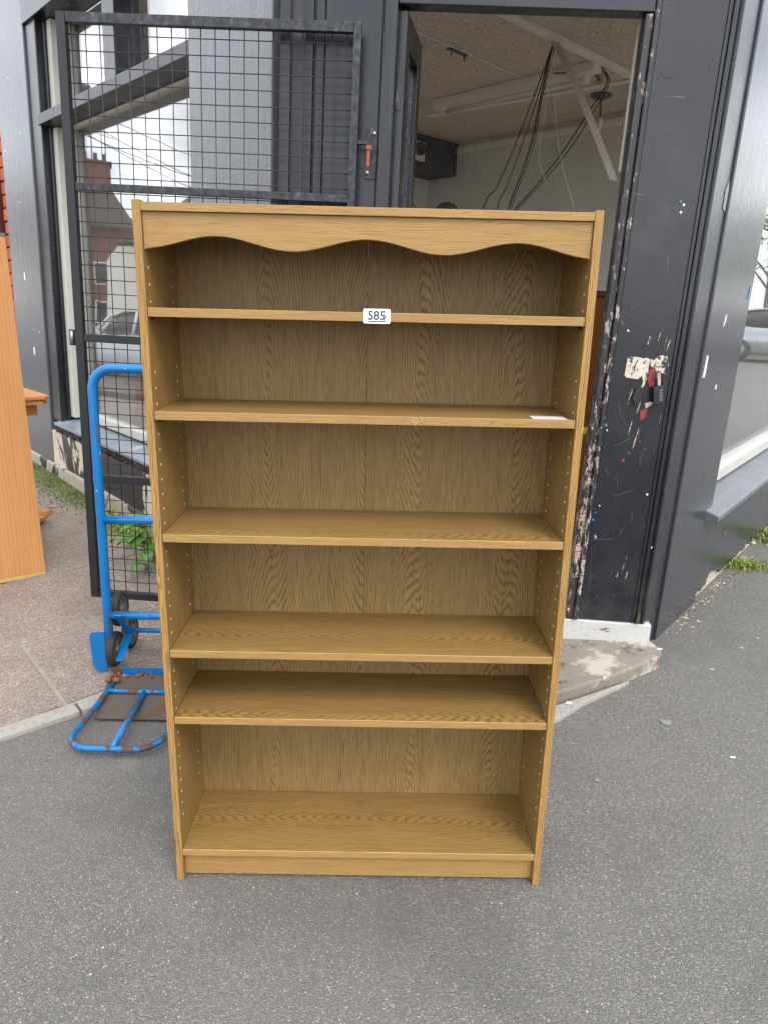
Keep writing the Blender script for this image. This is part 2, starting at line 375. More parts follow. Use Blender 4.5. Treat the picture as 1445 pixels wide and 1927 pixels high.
M['carglass'] = plain('dark_car_glass', (.015, .018, .02), .05, 0, 2, .1, 0)
M['lampred'] = plain('tail_lamp', (.35, .01, .01), .2)
M['plate'] = plain('yellow_plate', (.75, .55, .03), .4)
M['leaf'] = plain('broad_leaf', (.075, .20, .035), .45, 0, 20, .4, .3)
M['grass'] = plain('grass_blade', (.21, .27, .05), .6, 0, 3, .5)
M['moss'] = plain('moss_blade', (.125, .16, .04), .8, 0, 6, .6)
M['treeleaf'] = plain('tree_leaf', (.085, .15, .035), .6, 0, 2, .5)
M['bark'] = plain('bark', (.09, .07, .05), .9, 0, 12, .4, .8)
M['chips'] = plain('plaster_chips', (.42, .34, .27), .9, 0, 45, .5, .3)

# window glass: clear sheet with a reflecting face (same law on either side)
q = NT('window_glass')
lw = q.n('ShaderNodeLayerWeight'); lw.inputs['Blend'].default_value = .5
F = q.math('MULTIPLY_ADD', q.math('POWER', lw.outputs['Facing'], 4.0), .90, .08)
sm = q.ramp(q.noise(q.obj(), 3.5, 5, .6), [(.5, 0), (.8, .04)])
gl = q.n('ShaderNodeBsdfGlossy'); gl.inputs['Roughness'].default_value = .0; gl.inputs['Color'].default_value = (.97, .98, 1, 1)
wob = q.bump(q.noise(q.obj(), 1.6, 2), .05, .02); q.set(gl.inputs['Normal'], wob)
tr = q.n('ShaderNodeBsdfTransparent'); tr.inputs['Color'].default_value = (.95, .96, .95, 1)
df = q.n('ShaderNodeBsdfDiffuse'); df.inputs['Color'].default_value = (.5, .5, .48, 1)
m1 = q.n('ShaderNodeMixShader'); m2 = q.n('ShaderNodeMixShader')
q.set(m1.inputs[0], sm); q.t.links.new(tr.outputs[0], m1.inputs[1]); q.t.links.new(df.outputs[0], m1.inputs[2])
q.set(m2.inputs[0], F); q.t.links.new(m1.outputs[0], m2.inputs[1]); q.t.links.new(gl.outputs[0], m2.inputs[2])
q.t.links.new(m2.outputs[0], q.out.inputs[0]); M['glass'] = q.m

# ------------------------------------------------------------------ mesh builder
def ident(x, y, z): return Vector((x, y, z))
class MB:
    def __init__(s): s.v = []; s.f = []; s.mi = []; s.sm = []
    def add(s, vs, fs, mi=0, smooth=False):
        o = len(s.v); s.v += [Vector(p) for p in vs]
        for f in fs: s.f.append([i + o for i in f]); s.mi.append(mi); s.sm.append(smooth)
        return s
    def box(s, a, b, fr=ident, mi=0):
        p = [fr(x, y, z) for z in (a[2], b[2]) for y in (a[1], b[1]) for x in (a[0], b[0])]
        return s.add(p, [(0, 1, 3, 2), (4, 6, 7, 5), (0, 4, 5, 1), (2, 3, 7, 6), (0, 2, 6, 4), (1, 5, 7, 3)], mi)
    def prism(s, poly, w0, w1, fr=ident, mi=0):
        """poly = list of (a, b) ; fr(a, w, b)"""
        n = len(poly)
        p = [fr(a, w0, b) for a, b in poly] + [fr(a, w1, b) for a, b in poly]
        fs = [tuple(range(n)), tuple(range(2 * n - 1, n - 1, -1))] + [(i, (i + 1) % n, n + (i + 1) % n, n + i) for i in range(n)]
        return s.add(p, fs, mi)
    def slab(s, poly, zb, zt, mi=0):
        n = len(poly)
        zt_ = zt if callable(zt) else (lambda x, y: zt); zb_ = zb if callable(zb) else (lambda x, y: zb)
        p = [(a, b, zb_(a, b)) for a, b in poly] + [(a, b, zt_(a, b)) for a, b in poly]
        fs = [tuple(range(n - 1, -1, -1)), tuple(range(n, 2 * n))] + [(i, (i + 1) % n, n + (i + 1) % n, n + i) for i in range(n)]
        return s.add(p, fs, mi)
    def tube(s, path, r, n=10, mi=0, closed=False, smooth=True):
        P = [Vector(p) for p in path]; k = len(P); rs = r if isinstance(r, (list, tuple)) else [r] * k
        up = None; vs = []
        for i in range(k):
            if closed: t = P[(i + 1) % k] - P[i - 1]
            else: t = P[min(i + 1, k - 1)] - P[max(i - 1, 0)]
            t.normalize()
            if up is None:
                up = Vector((0, 0, 1)) if abs(t.z) < .9 else Vector((1, 0, 0))
            side = t.cross(up); side.normalize(); up = side.cross(t); up.normalize()
            for j in range(n):
                a = 2 * math.pi * j / n; vs.append(P[i] + (side * math.cos(a) + up * math.sin(a)) * rs[i])
        fs = []
        for i in range(k if closed else k - 1):
            for j in range(n):
                a0 = i * n; b0 = ((i + 1) % k) * n
                fs.append((a0 + j, a0 + (j + 1) % n, b0 + (j + 1) % n, b0 + j))
        s.add(vs, fs, mi, smooth)
        if not closed:
            o = len(s.v) - len(vs)
            s.f.append([o + j for j in range(n)][::-1]); s.mi.append(mi); s.sm.append(False)
            s.f.append([o + (k - 1) * n + j for j in range(n)]); s.mi.append(mi); s.sm.append(False)
        return s
    def lathe(s, prof, centre, axis=(0, 0, 1), n=24, mi=0, smooth=True):
        """prof = list of (radius, height along axis)"""
        ax = Vector(axis).normalized(); u = ax.orthogonal().normalized(); w = ax.cross(u); c = Vector(centre)
        vs = [c + ax * h + (u * math.cos(2 * math.pi * j / n) + w * math.sin(2 * math.pi * j / n)) * max(r, 1e-5) for r, h in prof for j in range(n)]
        fs = [(i * n + j, i * n + (j + 1) % n, (i + 1) * n + (j + 1) % n, (i + 1) * n + j) for i in range(len(prof) - 1) for j in range(n)]
        return s.add(vs, fs, mi, smooth)
    def build(s, name, mats, parent=None, bevel=0, seg=2, recalc=True, loc=None):
        bm = bmesh.new(); vs = [bm.verts.new(p) for p in s.v]
        for f, mi, sm in zip(s.f, s.mi, s.sm):
            try:
                fc = bm.faces.new([vs[i] for i in f]); fc.material_index = mi; fc.smooth = sm
            except ValueError: pass
        if recalc: bmesh.ops.recalc_face_normals(bm, faces=bm.faces)
        if bevel:
            bmesh.ops.bevel(bm, geom=list(bm.edges), offset=bevel, segments=seg, profile=.6, affect='EDGES', clamp_overlap=True)
        me = D.meshes.new(name); bm.to_mesh(me); bm.free()
        for m in (mats if isinstance(mats, (list, tuple)) else [mats]): me.materials.append(M[m] if isinstance(m, str) else m)
        o = D.objects.new(name, me); C.objects.link(o)
        if parent: o.parent = parent
        if loc: o.location = loc
        return o
def B(a, b, fr=ident): return MB().box(a, b, fr)
def part(name, mat, parent, a, b, fr=ident, bevel=.002, kind=None):
    o = B(a, b, fr).build(name, mat, parent, bevel)
    if kind: o['kind'] = kind
    return o
def thing(name, label, cat, group=None, mat=None, loc=(0, 0, 0)):
    o = D.objects.new(name, None); C.objects.link(o); o.location = loc; o.empty_display_size = .1
    o['label'] = label; o['category'] = cat
    if group: o['group'] = group
    if mat is not None: o.matrix_world = mat
    return o
def tag(o, label=None, cat=None, group=None, kind=None):
    if label: o['label'] = label
    if cat: o['category'] = cat
    if group: o['group'] = group
    if kind: o['kind'] = kind
    return o
def copy_tree(o, parent=None):
    c = o.copy(); C.objects.link(c)
    if parent: c.parent = parent
    for ch in list(o.children): copy_tree(ch, c)
    return c
def link_copy(o, parent, loc):
    c = o.copy(); C.objects.link(c); c.parent = parent; c.location = loc; return c

# the shop stands plumb while the street runs off true: its own frame
PIV = Vector((.3, 1.4, 0))
BM_ = Matrix.Translation(PIV) @ Matrix.Rotation(R(1.8), 4, 'Y') @ Matrix.Translation(-PIV)
L0, LD, NL = Vector((-.428, 1.5, 0)), Vector((-.66, .751, 0)), Vector((-.751, -.66, 0))
R0, RD, NR = Vector((1.132, 1.285, 0)), Vector((.63, .777, 0)), Vector((.777, -.63, 0))
yw = R(4); CA, CD, NC = Vector((1.2, 1.28, 0)), Vector((math.cos(yw), -math.sin(yw), 0)), Vector((-math.sin(yw), -math.cos(yw), 0))
def LW(s, o, z): p = L0 + LD * s + NL * o; return Vector((p.x, p.y, z))
def RW(s, o, z): p = R0 + RD * s + NR * o; return Vector((p.x, p.y, z))
def CH(u, o, z): p = CA + CD * u + NC * o; return Vector((p.x, p.y, z))

# ------------------------------------------------------------------ ground
g = MB()
G = 260
g.add([(-G, -G, 0), (G, -G, 0), (G, G, 0), (-G, G, 0)], [(0, 1, 2, 3)])
road = tag(g.build('asphalt_ground', 'asphalt', recalc=False), kind='structure')

def PZ(x, y, h=0): return .0173 * (x + 1.177) + .0686 * (y - .56) + h
KT = Vector((.7612, .6485)); KN = Vector((-.6485, .7612)); K0 = Vector((-1.182, .566))
def KP(t, n): p = K0 + KT * t + KN * n; return (p.x, p.y)
pav = D.objects.new('pavement', None); C.objects.link(pav); pav['kind'] = 'structure'
# bed under the slabs shows in the joints
wl_ = [BM_ @ LW(s_, -.15, 0) for s_ in (0, 9)]
MB().slab([KP(-9, .07), KP(1.35, .07)] + [(p.x, p.y) for p in wl_], -.12, lambda x, y: PZ(x, y, -.006)).build('joint_bed', 'mortar', pav)
# slab boundaries (along t, n): lines read off the ground itself
def line_n(t): return .60 + .045 * (t + .2)          # the long joint behind the first row
def slab_poly(t0, t1, n0, n1, g=.0085): return [KP(t0 + g, n0(t0) + g), KP(t1 - g, n0(t1) + g), KP(t1 - g, n1(t1) - g), KP(t0 + g, n1(t0) - g)]
# joint A runs from (-1.469,1.141) to (-.957,1.531); joint B from (-1.395,1.195) to (-1.01,.726); joint C (-1.76,1.718) to (-1.433,1.968)
def tn(x, y): d = Vector((x, y)) - K0; return d.dot(KT), d.dot(KN)
A0, A1, Bq, C0_, C1_ = tn(-1.469, 1.141), tn(-.957, 1.531), tn(-1.395, 1.195), tn(-1.76, 1.718), tn(-1.433, 1.968)
def ln(p, q_): return lambda t: p[1] + (q_[1] - p[1]) * (t - p[0]) / (q_[0] - p[0])
nA, nC = ln(A0, A1), ln(C0_, C1_)
n0 = lambda t: .075
nD = lambda t: nC(t) + 1.05
nE = lambda t: nC(t) + 2.1
nF = lambda t: nC(t) + 3.4
tb = tn(-1.01, .726)[0]
for (t0, t1) in ((tb - 2.0, tb - 1.0), (tb - 1.0, tb), (tb, tb + 1.0), (tb + 1.0, tb + 1.9)):
    MB().slab(slab_poly(t0, t1, n0, nA), -.05, lambda x, y: PZ(x, y, random.uniform(-.001, .001))).build('paving_slab', 'paving', pav, .004)
def indoors(t_, n_):
    p = Vector((*KP(t_, n_), 0)) - L0
    return p.dot(NL) < -.12
for (na, nb, sh) in ((nA, nC, .55), (nC, nD, .1), (nD, nE, .6), (nE, nF, .2)):
    for k in range(-3, 2):
        t0 = tb + sh + k * 1.15
        if k < -2 and na is nA: continue
        if indoors(t0 + .1, na(t0 + .1)) and indoors(t0 + .575, na(t0 + .575)) : continue
        MB().slab(slab_poly(t0, t0 + 1.15, na, nb), -.05, lambda x, y: PZ(x, y, random.uniform(-.001, .001))).build('paving_slab', 'paving', pav, .004)
kerb = D.objects.new('kerb', None); C.objects.link(kerb); kerb['kind'] = 'structure'
for k in range(-9, 3):
    t0 = .262 + k * .9
    MB().slab([KP(t0 + .004, .0), KP(t0 + .896, .0), KP(t0 + .896, .066), KP(t0 + .004, .066)], -.1, lambda x, y: max(.004, PZ(x, y)) + .004).build('kerbstone', 'kerb', kerb, .006)

# ------------------------------------------------------------------ the corner shop
shop = thing('corner_shop', 'dark painted corner shop with open corner doorway and a window on each side', 'building', mat=BM_)
ZT = 3.05
# left front: far pilaster, window, near pillar
part('pilaster', 'pilaster', shop, (2.84, -.3, -.1), (3.49, .025, 3.9), LW, .006)
part('pillar', 'pillar', shop, (.0, -.3, -.1), (.645, .035, 3.9), LW, .006)
part('plinth', 'peel', shop, (.645, -.28, -.2), (2.84, .022, .425), LW, .006)
part('plinth_foot', 'peel_foot', shop, (.60, -.28, -.2), (3.52, .040, .185), LW, .012)
wf = part('window_frame', 'dark', shop, (2.655, -.12, .505), (2.838, .012, ZT), LW, .006)
part('frame_post', 'dark', wf, (2.620, -.045, .505), (2.653, -.028, ZT), LW, .006)
part('frame_post', 'dark', wf, (.50, -.16, .505), (.64, -.05, ZT), LW, .004)
part('mullion', 'dark', wf, (1.565, -.16, 2.425), (1.72, -.03, ZT), LW, .004)
part('mullion_bead', 'cream', wf, (1.70, -.165, 2.425), (1.80, -.11, 2.948), LW, .004)
part('mullion', 'dark', wf, (1.615, -.165, 2.425), (1.563, -.115, ZT), LW, .004)
part('transom', 'dark_soft', wf, (.647, -.165, 2.362), (2.652, .034, 2.422), LW, .004)
part('frame_head', 'dark', wf, (.5, -.17, 2.95), (2.84, .03, 3.2), LW, .004)
part('glazing_bead', 'cream', wf, (2.56, -.175, .545), (2.650, -.047, 2.36), LW, .006)
part('glazing_bead', 'cream', wf, (2.56, -.175, 2.424), (2.650, -.047, 2.948), LW, .006)
part('glazing_bead', 'cream', wf, (.647, -.155, 2.346), (2.558, -.10, 2.3605), LW, .006)
part('glazing_bead', 'cream', wf, (.647, -.155, .547), (2.558, -.085, .60), LW, .006)
part('pane', 'glass', wf, (.52, -.128, .56), (2.575, -.122, 2.36), LW, 0)
part('pane', 'glass', wf, (1.722, -.128, 2.425), (2.575, -.122, 2.948), LW, 0)
part('pane', 'glass', wf, (.52, -.128, 2.425), (1.562, -.122, 2.948), LW, 0)
# sill: thin capping with a rotted edge below it
MB().prism([(-.16, .548), (.050, .500), (.050, .482), (-.16, .50)], .648, 2.70, lambda a, w, b: LW(w, a, b)).build('window_sill', 'sillpaint', shop, .003)
rot = MB()
ns = 90
prof = []
random.seed(11)
for i in range(ns + 1):
    s = .66 + (2.76 - .66) * i / ns
    row = []
    for j in range(7):
        z = .478 - j * .0085
        o = .046 - .004 * j + random.uniform(-.020, .010)
        row.append(LW(s, max(o, .004), z + random.uniform(-.006, .006)))
    row.append(LW(s, -.02, .415)); row.append(LW(s, -.02, .476)); prof.append(row)
nr = len(prof[0])
rot.add([p for r_ in prof for p in r_], [(i * nr + j, i * nr + j + 1, (i + 1) * nr + j + 1, (i + 1) * nr + j) for i in range(ns) for j in range(nr - 1)])
rot.build('rotted_sill_edge', 'rotten', shop)
# chamfer, left of the door
part('door_surround', 'dark_soft', shop, (-1.617, -.20, .0), (-1.215, -.012, 3.9), CH, .001)
part('cover_strip', 'dark', shop, (-1.617, -.011, .0), (-1.580, .010, 3.9), CH, .003)
part('cover_strip', 'dark', shop, (-1.528, -.011, .0), (-1.499, .014, 3.9), CH, .004)
part('cover_strip', 'dark', shop, (-1.490, -.011, .0), (-1.462, .006, 3.9), CH, .004)
part('panel_board', 'dark', shop, (-1.456, -.011, .0), (-1.262, .004, 3.9), CH, .003)
df_ = part('door_frame', 'dark', shop, (-1.256, -.13, .0), (-1.212, .016, 2.44), CH, .004)
part('frame_post', 'dark_worn', df_, (-.374, -.06, .165), (-.348, .004, 2.379), CH, .003)
part('frame_post', 'dark_worn', df_, (-.346, -.06, .165), (-.329, .016, 2.44), CH, .005)
part('frame_lining', 'lining', df_, (-.381, -.085, 1.90), (-.3755, -.062, 2.379), CH, .003)
part('frame_head', 'dark_scuffed', df_, (-1.211, -.06, 2.382), (-.347, .008, 2.44), CH, .003)
part('fascia_board', 'dark', shop, (-1.256, -.2, 2.443), (-.328, .003, 3.9), CH, .003)
# right of the door
part('panel_board', 'dark_scuffed', shop, (-.325, -.10, .166), (-.104, -.004, 3.9), CH, .003)
part('cover_strip', 'dark', shop, (-.1035, -.10, .166), (-.0895, -.0015, 3.9), CH, .003)
part('cover_strip', 'dark', shop, (-.0885, -.10, .166), (-.0715, .004, 3.9), CH, .004)
part('corner_post', 'dark_scuffed', shop, (.004, -.20, -.1), (.186, .012, 3.9), RW, .006)
part('pilaster', 'pil_right', shop, (.188, -.25, .0), (.778, .022, 3.9), RW, .006)
part('plaster_footing', 'grime_foot', shop, (.10, -.25, -.2), (4.6, .006, .20), RW, .004)
random.seed(77)
pts = [(4.6, .478), (.188, .478)]
s_ = .188
while s_ < 4.6:
    zg = .026 + .0198 * s_
    h_ = (-.05 if s_ < .42 else .030) + abs(random.gauss(0, .016)) + (.05 * math.exp(-((s_ - 1.05) / .10) ** 2)) + (.035 * math.exp(-((s_ - .62) / .05) ** 2))
    pts.append((s_, zg + h_)); s_ += random.uniform(.012, .035)
pts.append((4.6, .15))
MB().prism(pts, -.10, .0215, lambda a, w, b: RW(a, w, b)).build('stall_riser', 'pil_right', shop)
MB().prism([(-.16, .56), (.0, .545), (.085, .52), (.085, .492), (-.16, .482)], .665, 4.6, lambda a, w, b: RW(w, a, b + .036 * (w - .665))).build('window_sill', 'sill_dark', shop, .004)
wr = part('window_frame', 'cream', shop, (.74, -.16, .562), (4.6, -.075, .625), lambda a, b, c: RW(a, b, c + .036 * (a - .665)), .005)
part('frame_head', 'dark', wr, (.74, -.16, 2.9), (4.6, .02, 3.2), RW, .004)
part('frame_post', 'dark', wr, (4.45, -.16, .625), (4.6, .0, 2.9), RW, .004)
part('pane', 'glass', wr, (.76, -.126, .60), (4.5, -.12, 2.92), RW, 0)
part('threshold_board', 'white', shop, (-1.21, -.2, .02), (-.018, .004, .161), CH, .006)
# rooms behind, and an unseen upper storey added to block sky light
part('upper_wall', 'facade', shop, (.0, -.3, 3.2), (3.49, .0, 3.9), LW, 0)
part('upper_wall', 'facade', shop, (.0, -.3, 3.2), (4.6, .0, 3.9), RW, 0)
up = MB(); poly = [LW(3.49, .0, 0), LW(0, .0, 0), CH(-1.6, 0, 0), CH(-.07, 0, 0), RW(0, 0, 0), RW(4.6, 0, 0), LW(3.49, -4.3, 0)]
up.slab([(p.x, p.y) for p in poly], 3.905, 6.6); up.build('unseen_upper_storey', 'facade', shop)
rm = [LW(3.48, -.30, 0), LW(0, -.30, 0), CH(-1.217, -.2, 0), CH(-.36, -.2, 0), RW(.05, -.25, 0), RW(4.55, -.25, 0), LW(3.48, -4.25, 0)]
MB().slab([(p.x, p.y) for p in rm], 3.0, 3.06).build('ceiling', 'artex', shop)
MB().slab([(p.x, p.y) for p in rm], .06, .12).build('shop_floor', 'dimfloor', shop)
PD = Vector((-.63, .777, 0)); PA = Vector((1.879, 4.825, 0)); PN = Vector((-.777, -.63, 0))   # back partition
def PT(t, o, z): p = PA + PD * t + PN * o; return Vector((p.x, p.y, z))
part('back_wall', 'grime', shop, (-1.55, -.1, .1), (4.6, .0, 3.0), PT, 0)
part('end_wall', 'grime', shop, (3.30, -4.2, .1), (3.48, -.28, 3.0), LW, 0)
part('picture_rail', 'offwhite', shop, (-.2, .001, 2.90), (1.92, .03, 2.955), PT, .006)
part('boxing', 'bulkhead', shop, (1.93, .001, 2.70), (3.9, .75, 2.999), PT, .004)
# ceiling battens
def strip(name, p, q_, w, h, mat, par, z):
    p = Vector((*p, 0)); q_ = Vector((*q_, 0)); d = (q_ - p); ln_ = d.length; d.normalize(); n_ = Vector((-d.y, d.x, 0))
    f = lambda a, b, c: Vector(((p + d * a + n_ * b).x, (p + d * a + n_ * b).y, c))
    return part(name, mat, par, (0, -w / 2, z - h), (ln_, w / 2, z), f, .003)
strip('ceiling_strip', (.30, 2.84), (1.72, 4.09), .075, .018, 'offwhite', shop, 2.999)
strip('ceiling_strip', (-.1, 3.25), (1.0, 4.28), .012, .008, 'offwhite', shop, 2.999)
strip('ceiling_strip', (.3, 5.35), (2.0, 3.75), .05, .012, 'offwhite', shop, 2.999)

# brackets of the gate hinge, screwed to the surround
hp = part('hinge_plate', 'gate', shop, (-1.302, .0045, 1.825), (-1.261, .0095, 1.992), CH, .0015)
for u, z in ((-1.272, 1.975), (-1.292, 1.942), (-1.292, 1.845)):
    MB().lathe([(0, .0045), (.0055, .004), (.0075, .001), (.0075, -.001)], CH(u, .010, z), NC, 14).build('screw', 'steel', hp)
# chips and bare patches on the right hand panel
def patch(name, pts, mat, fr, o=.0, th=.0022, parent=shop):
    return MB().prism(pts, o, o + th, lambda a, w, b: fr(a, w, b)).build(name, mat, parent)
PO = -.0035
patch('bare_patch', [(-.272, 1.246), (-.262, 1.252), (-.232, 1.250), (-.212, 1.246), (-.200, 1.250), (-.188, 1.243), (-.190, 1.212), (-.186, 1.180), (-.196, 1.146), (-.207, 1.128), (-.202, 1.160), (-.209, 1.182), (-.224, 1.168), (-.268, 1.172), (-.275, 1.180)], 'bare', CH, PO)
patch('bare_patch', [(-.186, 1.245), (-.170, 1.252), (-.146, 1.262), (-.125, 1.258), (-.122, 1.225), (-.134, 1.195), (-.130, 1.150), (-.142, 1.135), (-.150, 1.180), (-.170, 1.200), (-.184, 1.225)], 'bare', CH, PO - .0004)
patch('red_paint_patch', [(-.184, 1.205), (-.166, 1.215), (-.152, 1.190), (-.158, 1.150), (-.176, 1.140), (-.186, 1.165)], 'redpaint', CH, PO + .0015)
patch('red_paint_patch', [(-.196, 1.048), (-.178, 1.062), (-.168, 1.050), (-.176, 1.020), (-.192, 1.012)], 'redpaint', CH, PO)
patch('bare_patch', [(-.190, 1.075), (-.165, 1.085), (-.150, 1.082), (-.168, 1.066), (-.182, 1.055)], 'bare', CH, PO + .0016)
random.seed(5)
for (u, z, l) in ((-.215, 1.30, .05), (-.20, 1.32, .035), (-.17, 1.33, .06), (-.15, 1.31, .05), (-.13, 1.30, .045), (-.245, 1.10, .08), (-.215, 1.06, .10), (-.235, .98, .07), (-.205, .94, .09), (-.175, .42, .09), (-.16, .38, .11), (-.19, .36, .06)):
    w = random.uniform(.0007, .0017); l *= random.uniform(.55, 1.0); sl = random.uniform(.10, .22) * l; u += random.uniform(-.006, .006)
    up_, dn_ = [], []
    for k in range(9):
        t_ = k / 8; ww = w * (1 - abs(2 * t_ - 1) ** 2) * random.uniform(.35, 1.3) + .0002; x_ = u + sl * t_ + random.uniform(-.0012, .0012)
        up_.append((x_ + ww, z + l * (t_ - .5))); dn_.append((x_ - ww, z + l * (t_ - .5)))
    patch('scratch', up_ + dn_[::-1], 'bare', CH, PO)
for (u, z, r_, mt) in ((-.318, .985, .006, 'bluefleck'), (-.312, .965, .003, 'paper'), (-.318, .60, .005, 'bluefleck'), (-.312, .63, .003, 'bluefleck'), (-.30, .66, .003, 'paper'), (-.165, 1.80, .004, 'bluefleck'), (-.152, 1.79, .004, 'paper'), (-.158, 1.765, .004, 'paper'), (-.285, 1.345, .004, 'paper'), (-.215, .88, .005, 'redpaint'), (-.235, .85, .006, 'redpaint'), (-.18, .93, .005, 'redpaint'), (-.30, .53, .007, 'bare'), (-.12, .72, .004, 'paper'), (-.07 , .5, .004, 'paper')):
    pts = []
    for k in range(8):
        a = k * math.pi / 4; rr = r_ * random.uniform(.5, 1.2); pts.append((u + rr * math.cos(a), z + rr * 1.3 * math.sin(a)))
    patch('paint_fleck', pts, mt, CH, PO)
random.seed(19)
def scratch(fr, u, z, l, ang, mat='scratchgrey', o=PO):
    n_ = 7; c_, d_ = math.cos(ang), math.sin(ang); up_, dn_ = [], []; bow = random.uniform(-.12, .12) * l
    for k in range(n_ + 1):
        t_ = k / n_ - .5; w = .00075 * (1 - (2 * t_) ** 2) + .00015; b_ = bow * (1 - 4 * t_ * t_) + random.uniform(-.0006, .0006)
        x_, y_ = u + c_ * l * t_ - d_ * b_, z + d_ * l * t_ + c_ * b_
        up_.append((x_ - d_ * w, y_ + c_ * w)); dn_.append((x_ + d_ * w, y_ - c_ * w))
    patch('scratch', up_ + dn_[::-1], mat, fr, o, .0015)
for (u, z, l, a_) in ((-.265, 1.04, .13, 2.0), (-.235, 1.12, .05, .1), (-.245, .93, .10, .65), (-.19, .95, .05, 1.4), (-.16, .87, .11, 1.5), (-.29, .80, .05, 2.2), (-.25, .76, .06, 1.9), (-.21, .72, .09, .4), (-.28, 1.42, .05, 1.3), (-.20, 1.46, .06, 2.9), (-.24, 1.62, .05, 2.6), (-.275, 1.75, .07, 1.6), (-.17, .62, .07, 1.7), (-.27, .52, .10, .1), (-.20, .56, .05, 1.2), (-.29, .35, .05, 1.0), (-.23, 2.02, .03, .2), (-.28, 2.2, .04, 2.7), (-.15, 2.1, .03, 1.1)):
    scratch(CH, u, z, l, a_)
for (u, z, l, a_) in ((.30, .80, .13, .06), (.52, .72, .05, 1.2), (.42, .55, .05, .7), (1.1, .33, .07, 1.5)):
    scratch(RW, u, z, l, a_, o=.0218)
patch('flaked_corner', [(-.09, .168), (-.074, .166), (-.075, .21), (-.082, .23)], 'rotten', CH, .0125)
patch('bare_patch', [(.14, 1.80), (.172, 1.79), (.177, 1.87), (.16, 1.90), (.138, 1.86)], 'clear', RW, .0125)
patch('tape_strip', [(.222, 1.175), (.248, 1.18), (.252, 1.262), (.232, 1.265)], 'paper_old', RW, .0225)
patch('paint_fleck', [(.40, 1.38), (.415, 1.40), (.418, 1.43), (.408, 1.41)], 'paper', RW, .0225)
patch('paint_fleck', [(.44, 1.12), (.455, 1.12), (.457, 1.14), (.444, 1.14)], 'paper_old', RW, .0225)
patch('paint_fleck', [(.715, 1.50), (.74, 1.52), (.74, 1.56), (.725, 1.55)], 'bluefleck', RW, .0225)
for (s0, z0) in ((3.17, 1.44), (3.08, .93)):
    patch('paint_fleck', [(s0, z0), (s0 + .022, z0 + .008), (s0 + .024, z0 + .05), (s0 + .006, z0 + .055)], 'paper', LW, .0255)
# broken lower edge of the stall riser
ch = MB(); random.seed(3)
for i in range(70):
    s = .75 + 2.6 * (i / 70) + random.uniform(-.02, .02); c0 = RW(s, .02 + random.random() * .012, -.02 + .03 * s + random.uniform(0, .03))
    r_ = random.uniform(.008, .026)
    vs_ = [c0 + Vector((random.uniform(-1, 1), random.uniform(-1, 1), random.uniform(-.8, .8))) * r_ for _ in range(5)]
    ch.add(vs_, [(0, 1, 2), (0, 2, 3), (0, 3, 1), (1, 4, 2), (2, 4, 3), (3, 4, 1)])
o = ch.build('crumbling_render', 'chips', shop); o['kind'] = 'stuff'

# the inward folded door leaf
door = D.objects.new('door', None); C.objects.link(door); door.parent = shop
def DR(a, b, z): p = CH(-1.211, -.022, 0) + Vector((.20, .98, 0)) * a + Vector((.98, -.20, 0)) * b; return Vector((p.x, p.y, z))
part('door_stile', 'dark', door, (0, -.004, .165), (.075, .032, 2.372), DR, .003)
part('door_stile', 'dark', door, (.27, -.004, .165), (.34, .032, 2.372), DR, .003)
part('door_rail', 'dark', door, (.076, -.004, 2.27), (.269, .032, 2.372), DR, .003)
part('door_rail', 'dark', door, (.076, -.004, .165), (.269, .032, .62), DR, .003)
part('door_pane', 'glass', door, (.076, .010, .62), (.269, .015, 2.27), DR, 0)
hg = part('door_hinge', 'dark', door, (-.003, .004, 2.06), (-.0005, .024, 2.20), DR, .0005)
part('door_hinge', 'dark', door, (-.003, .004, .5), (-.0005, .024, .64), DR, .0005)
# door step
st = MB()
poly = [CH(-.012, -.05, 0), Vector((1.215, 1.215, 0)), Vector((1.192, 1.160, 0)), Vector((.96, 1.00, 0)), Vector((.715, .862, 0)), Vector((.35, .74, 0)), Vector((0, .74, 0)), Vector((-.28, .95, 0)), Vector((-.45, 1.3, 0)), CH(-1.62, -.05, 0)]
st.slab([(p.x, p.y) for p in poly], -.1, .055)
stp = st.build('door_step', 'step', None, .012, 3)
tag(stp, 'worn stone doorstep slab with flaking red and white paint below the white threshold', 'doorstep')
bm = bmesh.new(); bm.from_mesh(stp.data); bmesh.ops.triangulate(bm, faces=[f for f in bm.faces if len(f.verts) > 4])
bm.to_mesh(stp.data); bm.free()
fl = MB(); pl_ = [(1.02, 1.02), (.72, .845), (.42, .70), (.40, .66), (.52, .665), (.68, .745), (.80, .855), (.95, .965)]
fl.slab(pl_, -.05, .018); tag(fl.build('concrete_fillet', 'kerb', None, .006), 'thin grey concrete fillet along the foot of the stone doorstep', 'concrete')

# ------------------------------------------------------------------ brick building next door
bb = thing('brick_house', 'orange brick wall of the house next door beyond the far pilaster, with maroon doorpost', 'building', mat=BM_)
part('mortar_wall', 'mortar', bb, (3.495, -.3, -.1), (5.2, -.035, 6.0), LW, 0)
part('door_post', 'maroon', bb, (3.735, -.034, .1), (3.90, .02, 2.35), LW, .004)
part('door_lintel', 'maroon', bb, (3.735, -.034, 2.352), (4.7, .03, 2.5), LW, .004)
random.seed(9)
for k in range(42):
    z0 = .02 + k * .092
    h = .092
    row = [(3.505, 3.605), (3.615, 3.73)] if k % 2 == 0 else [(3.505, 3.715)]
    if z0 > 2.45: row = [(3.505, 3.715), (3.725, 3.94)] if k % 2 else [(3.505, 3.605), (3.615, 3.83)]
    for (a, b) in row:
        j = random.uniform(-.004, .004)
        o = part('brick', 'brick', bb, (a, -.034, z0 + .006), (b, -.012 + j, z0 + h - .006), LW, .005)

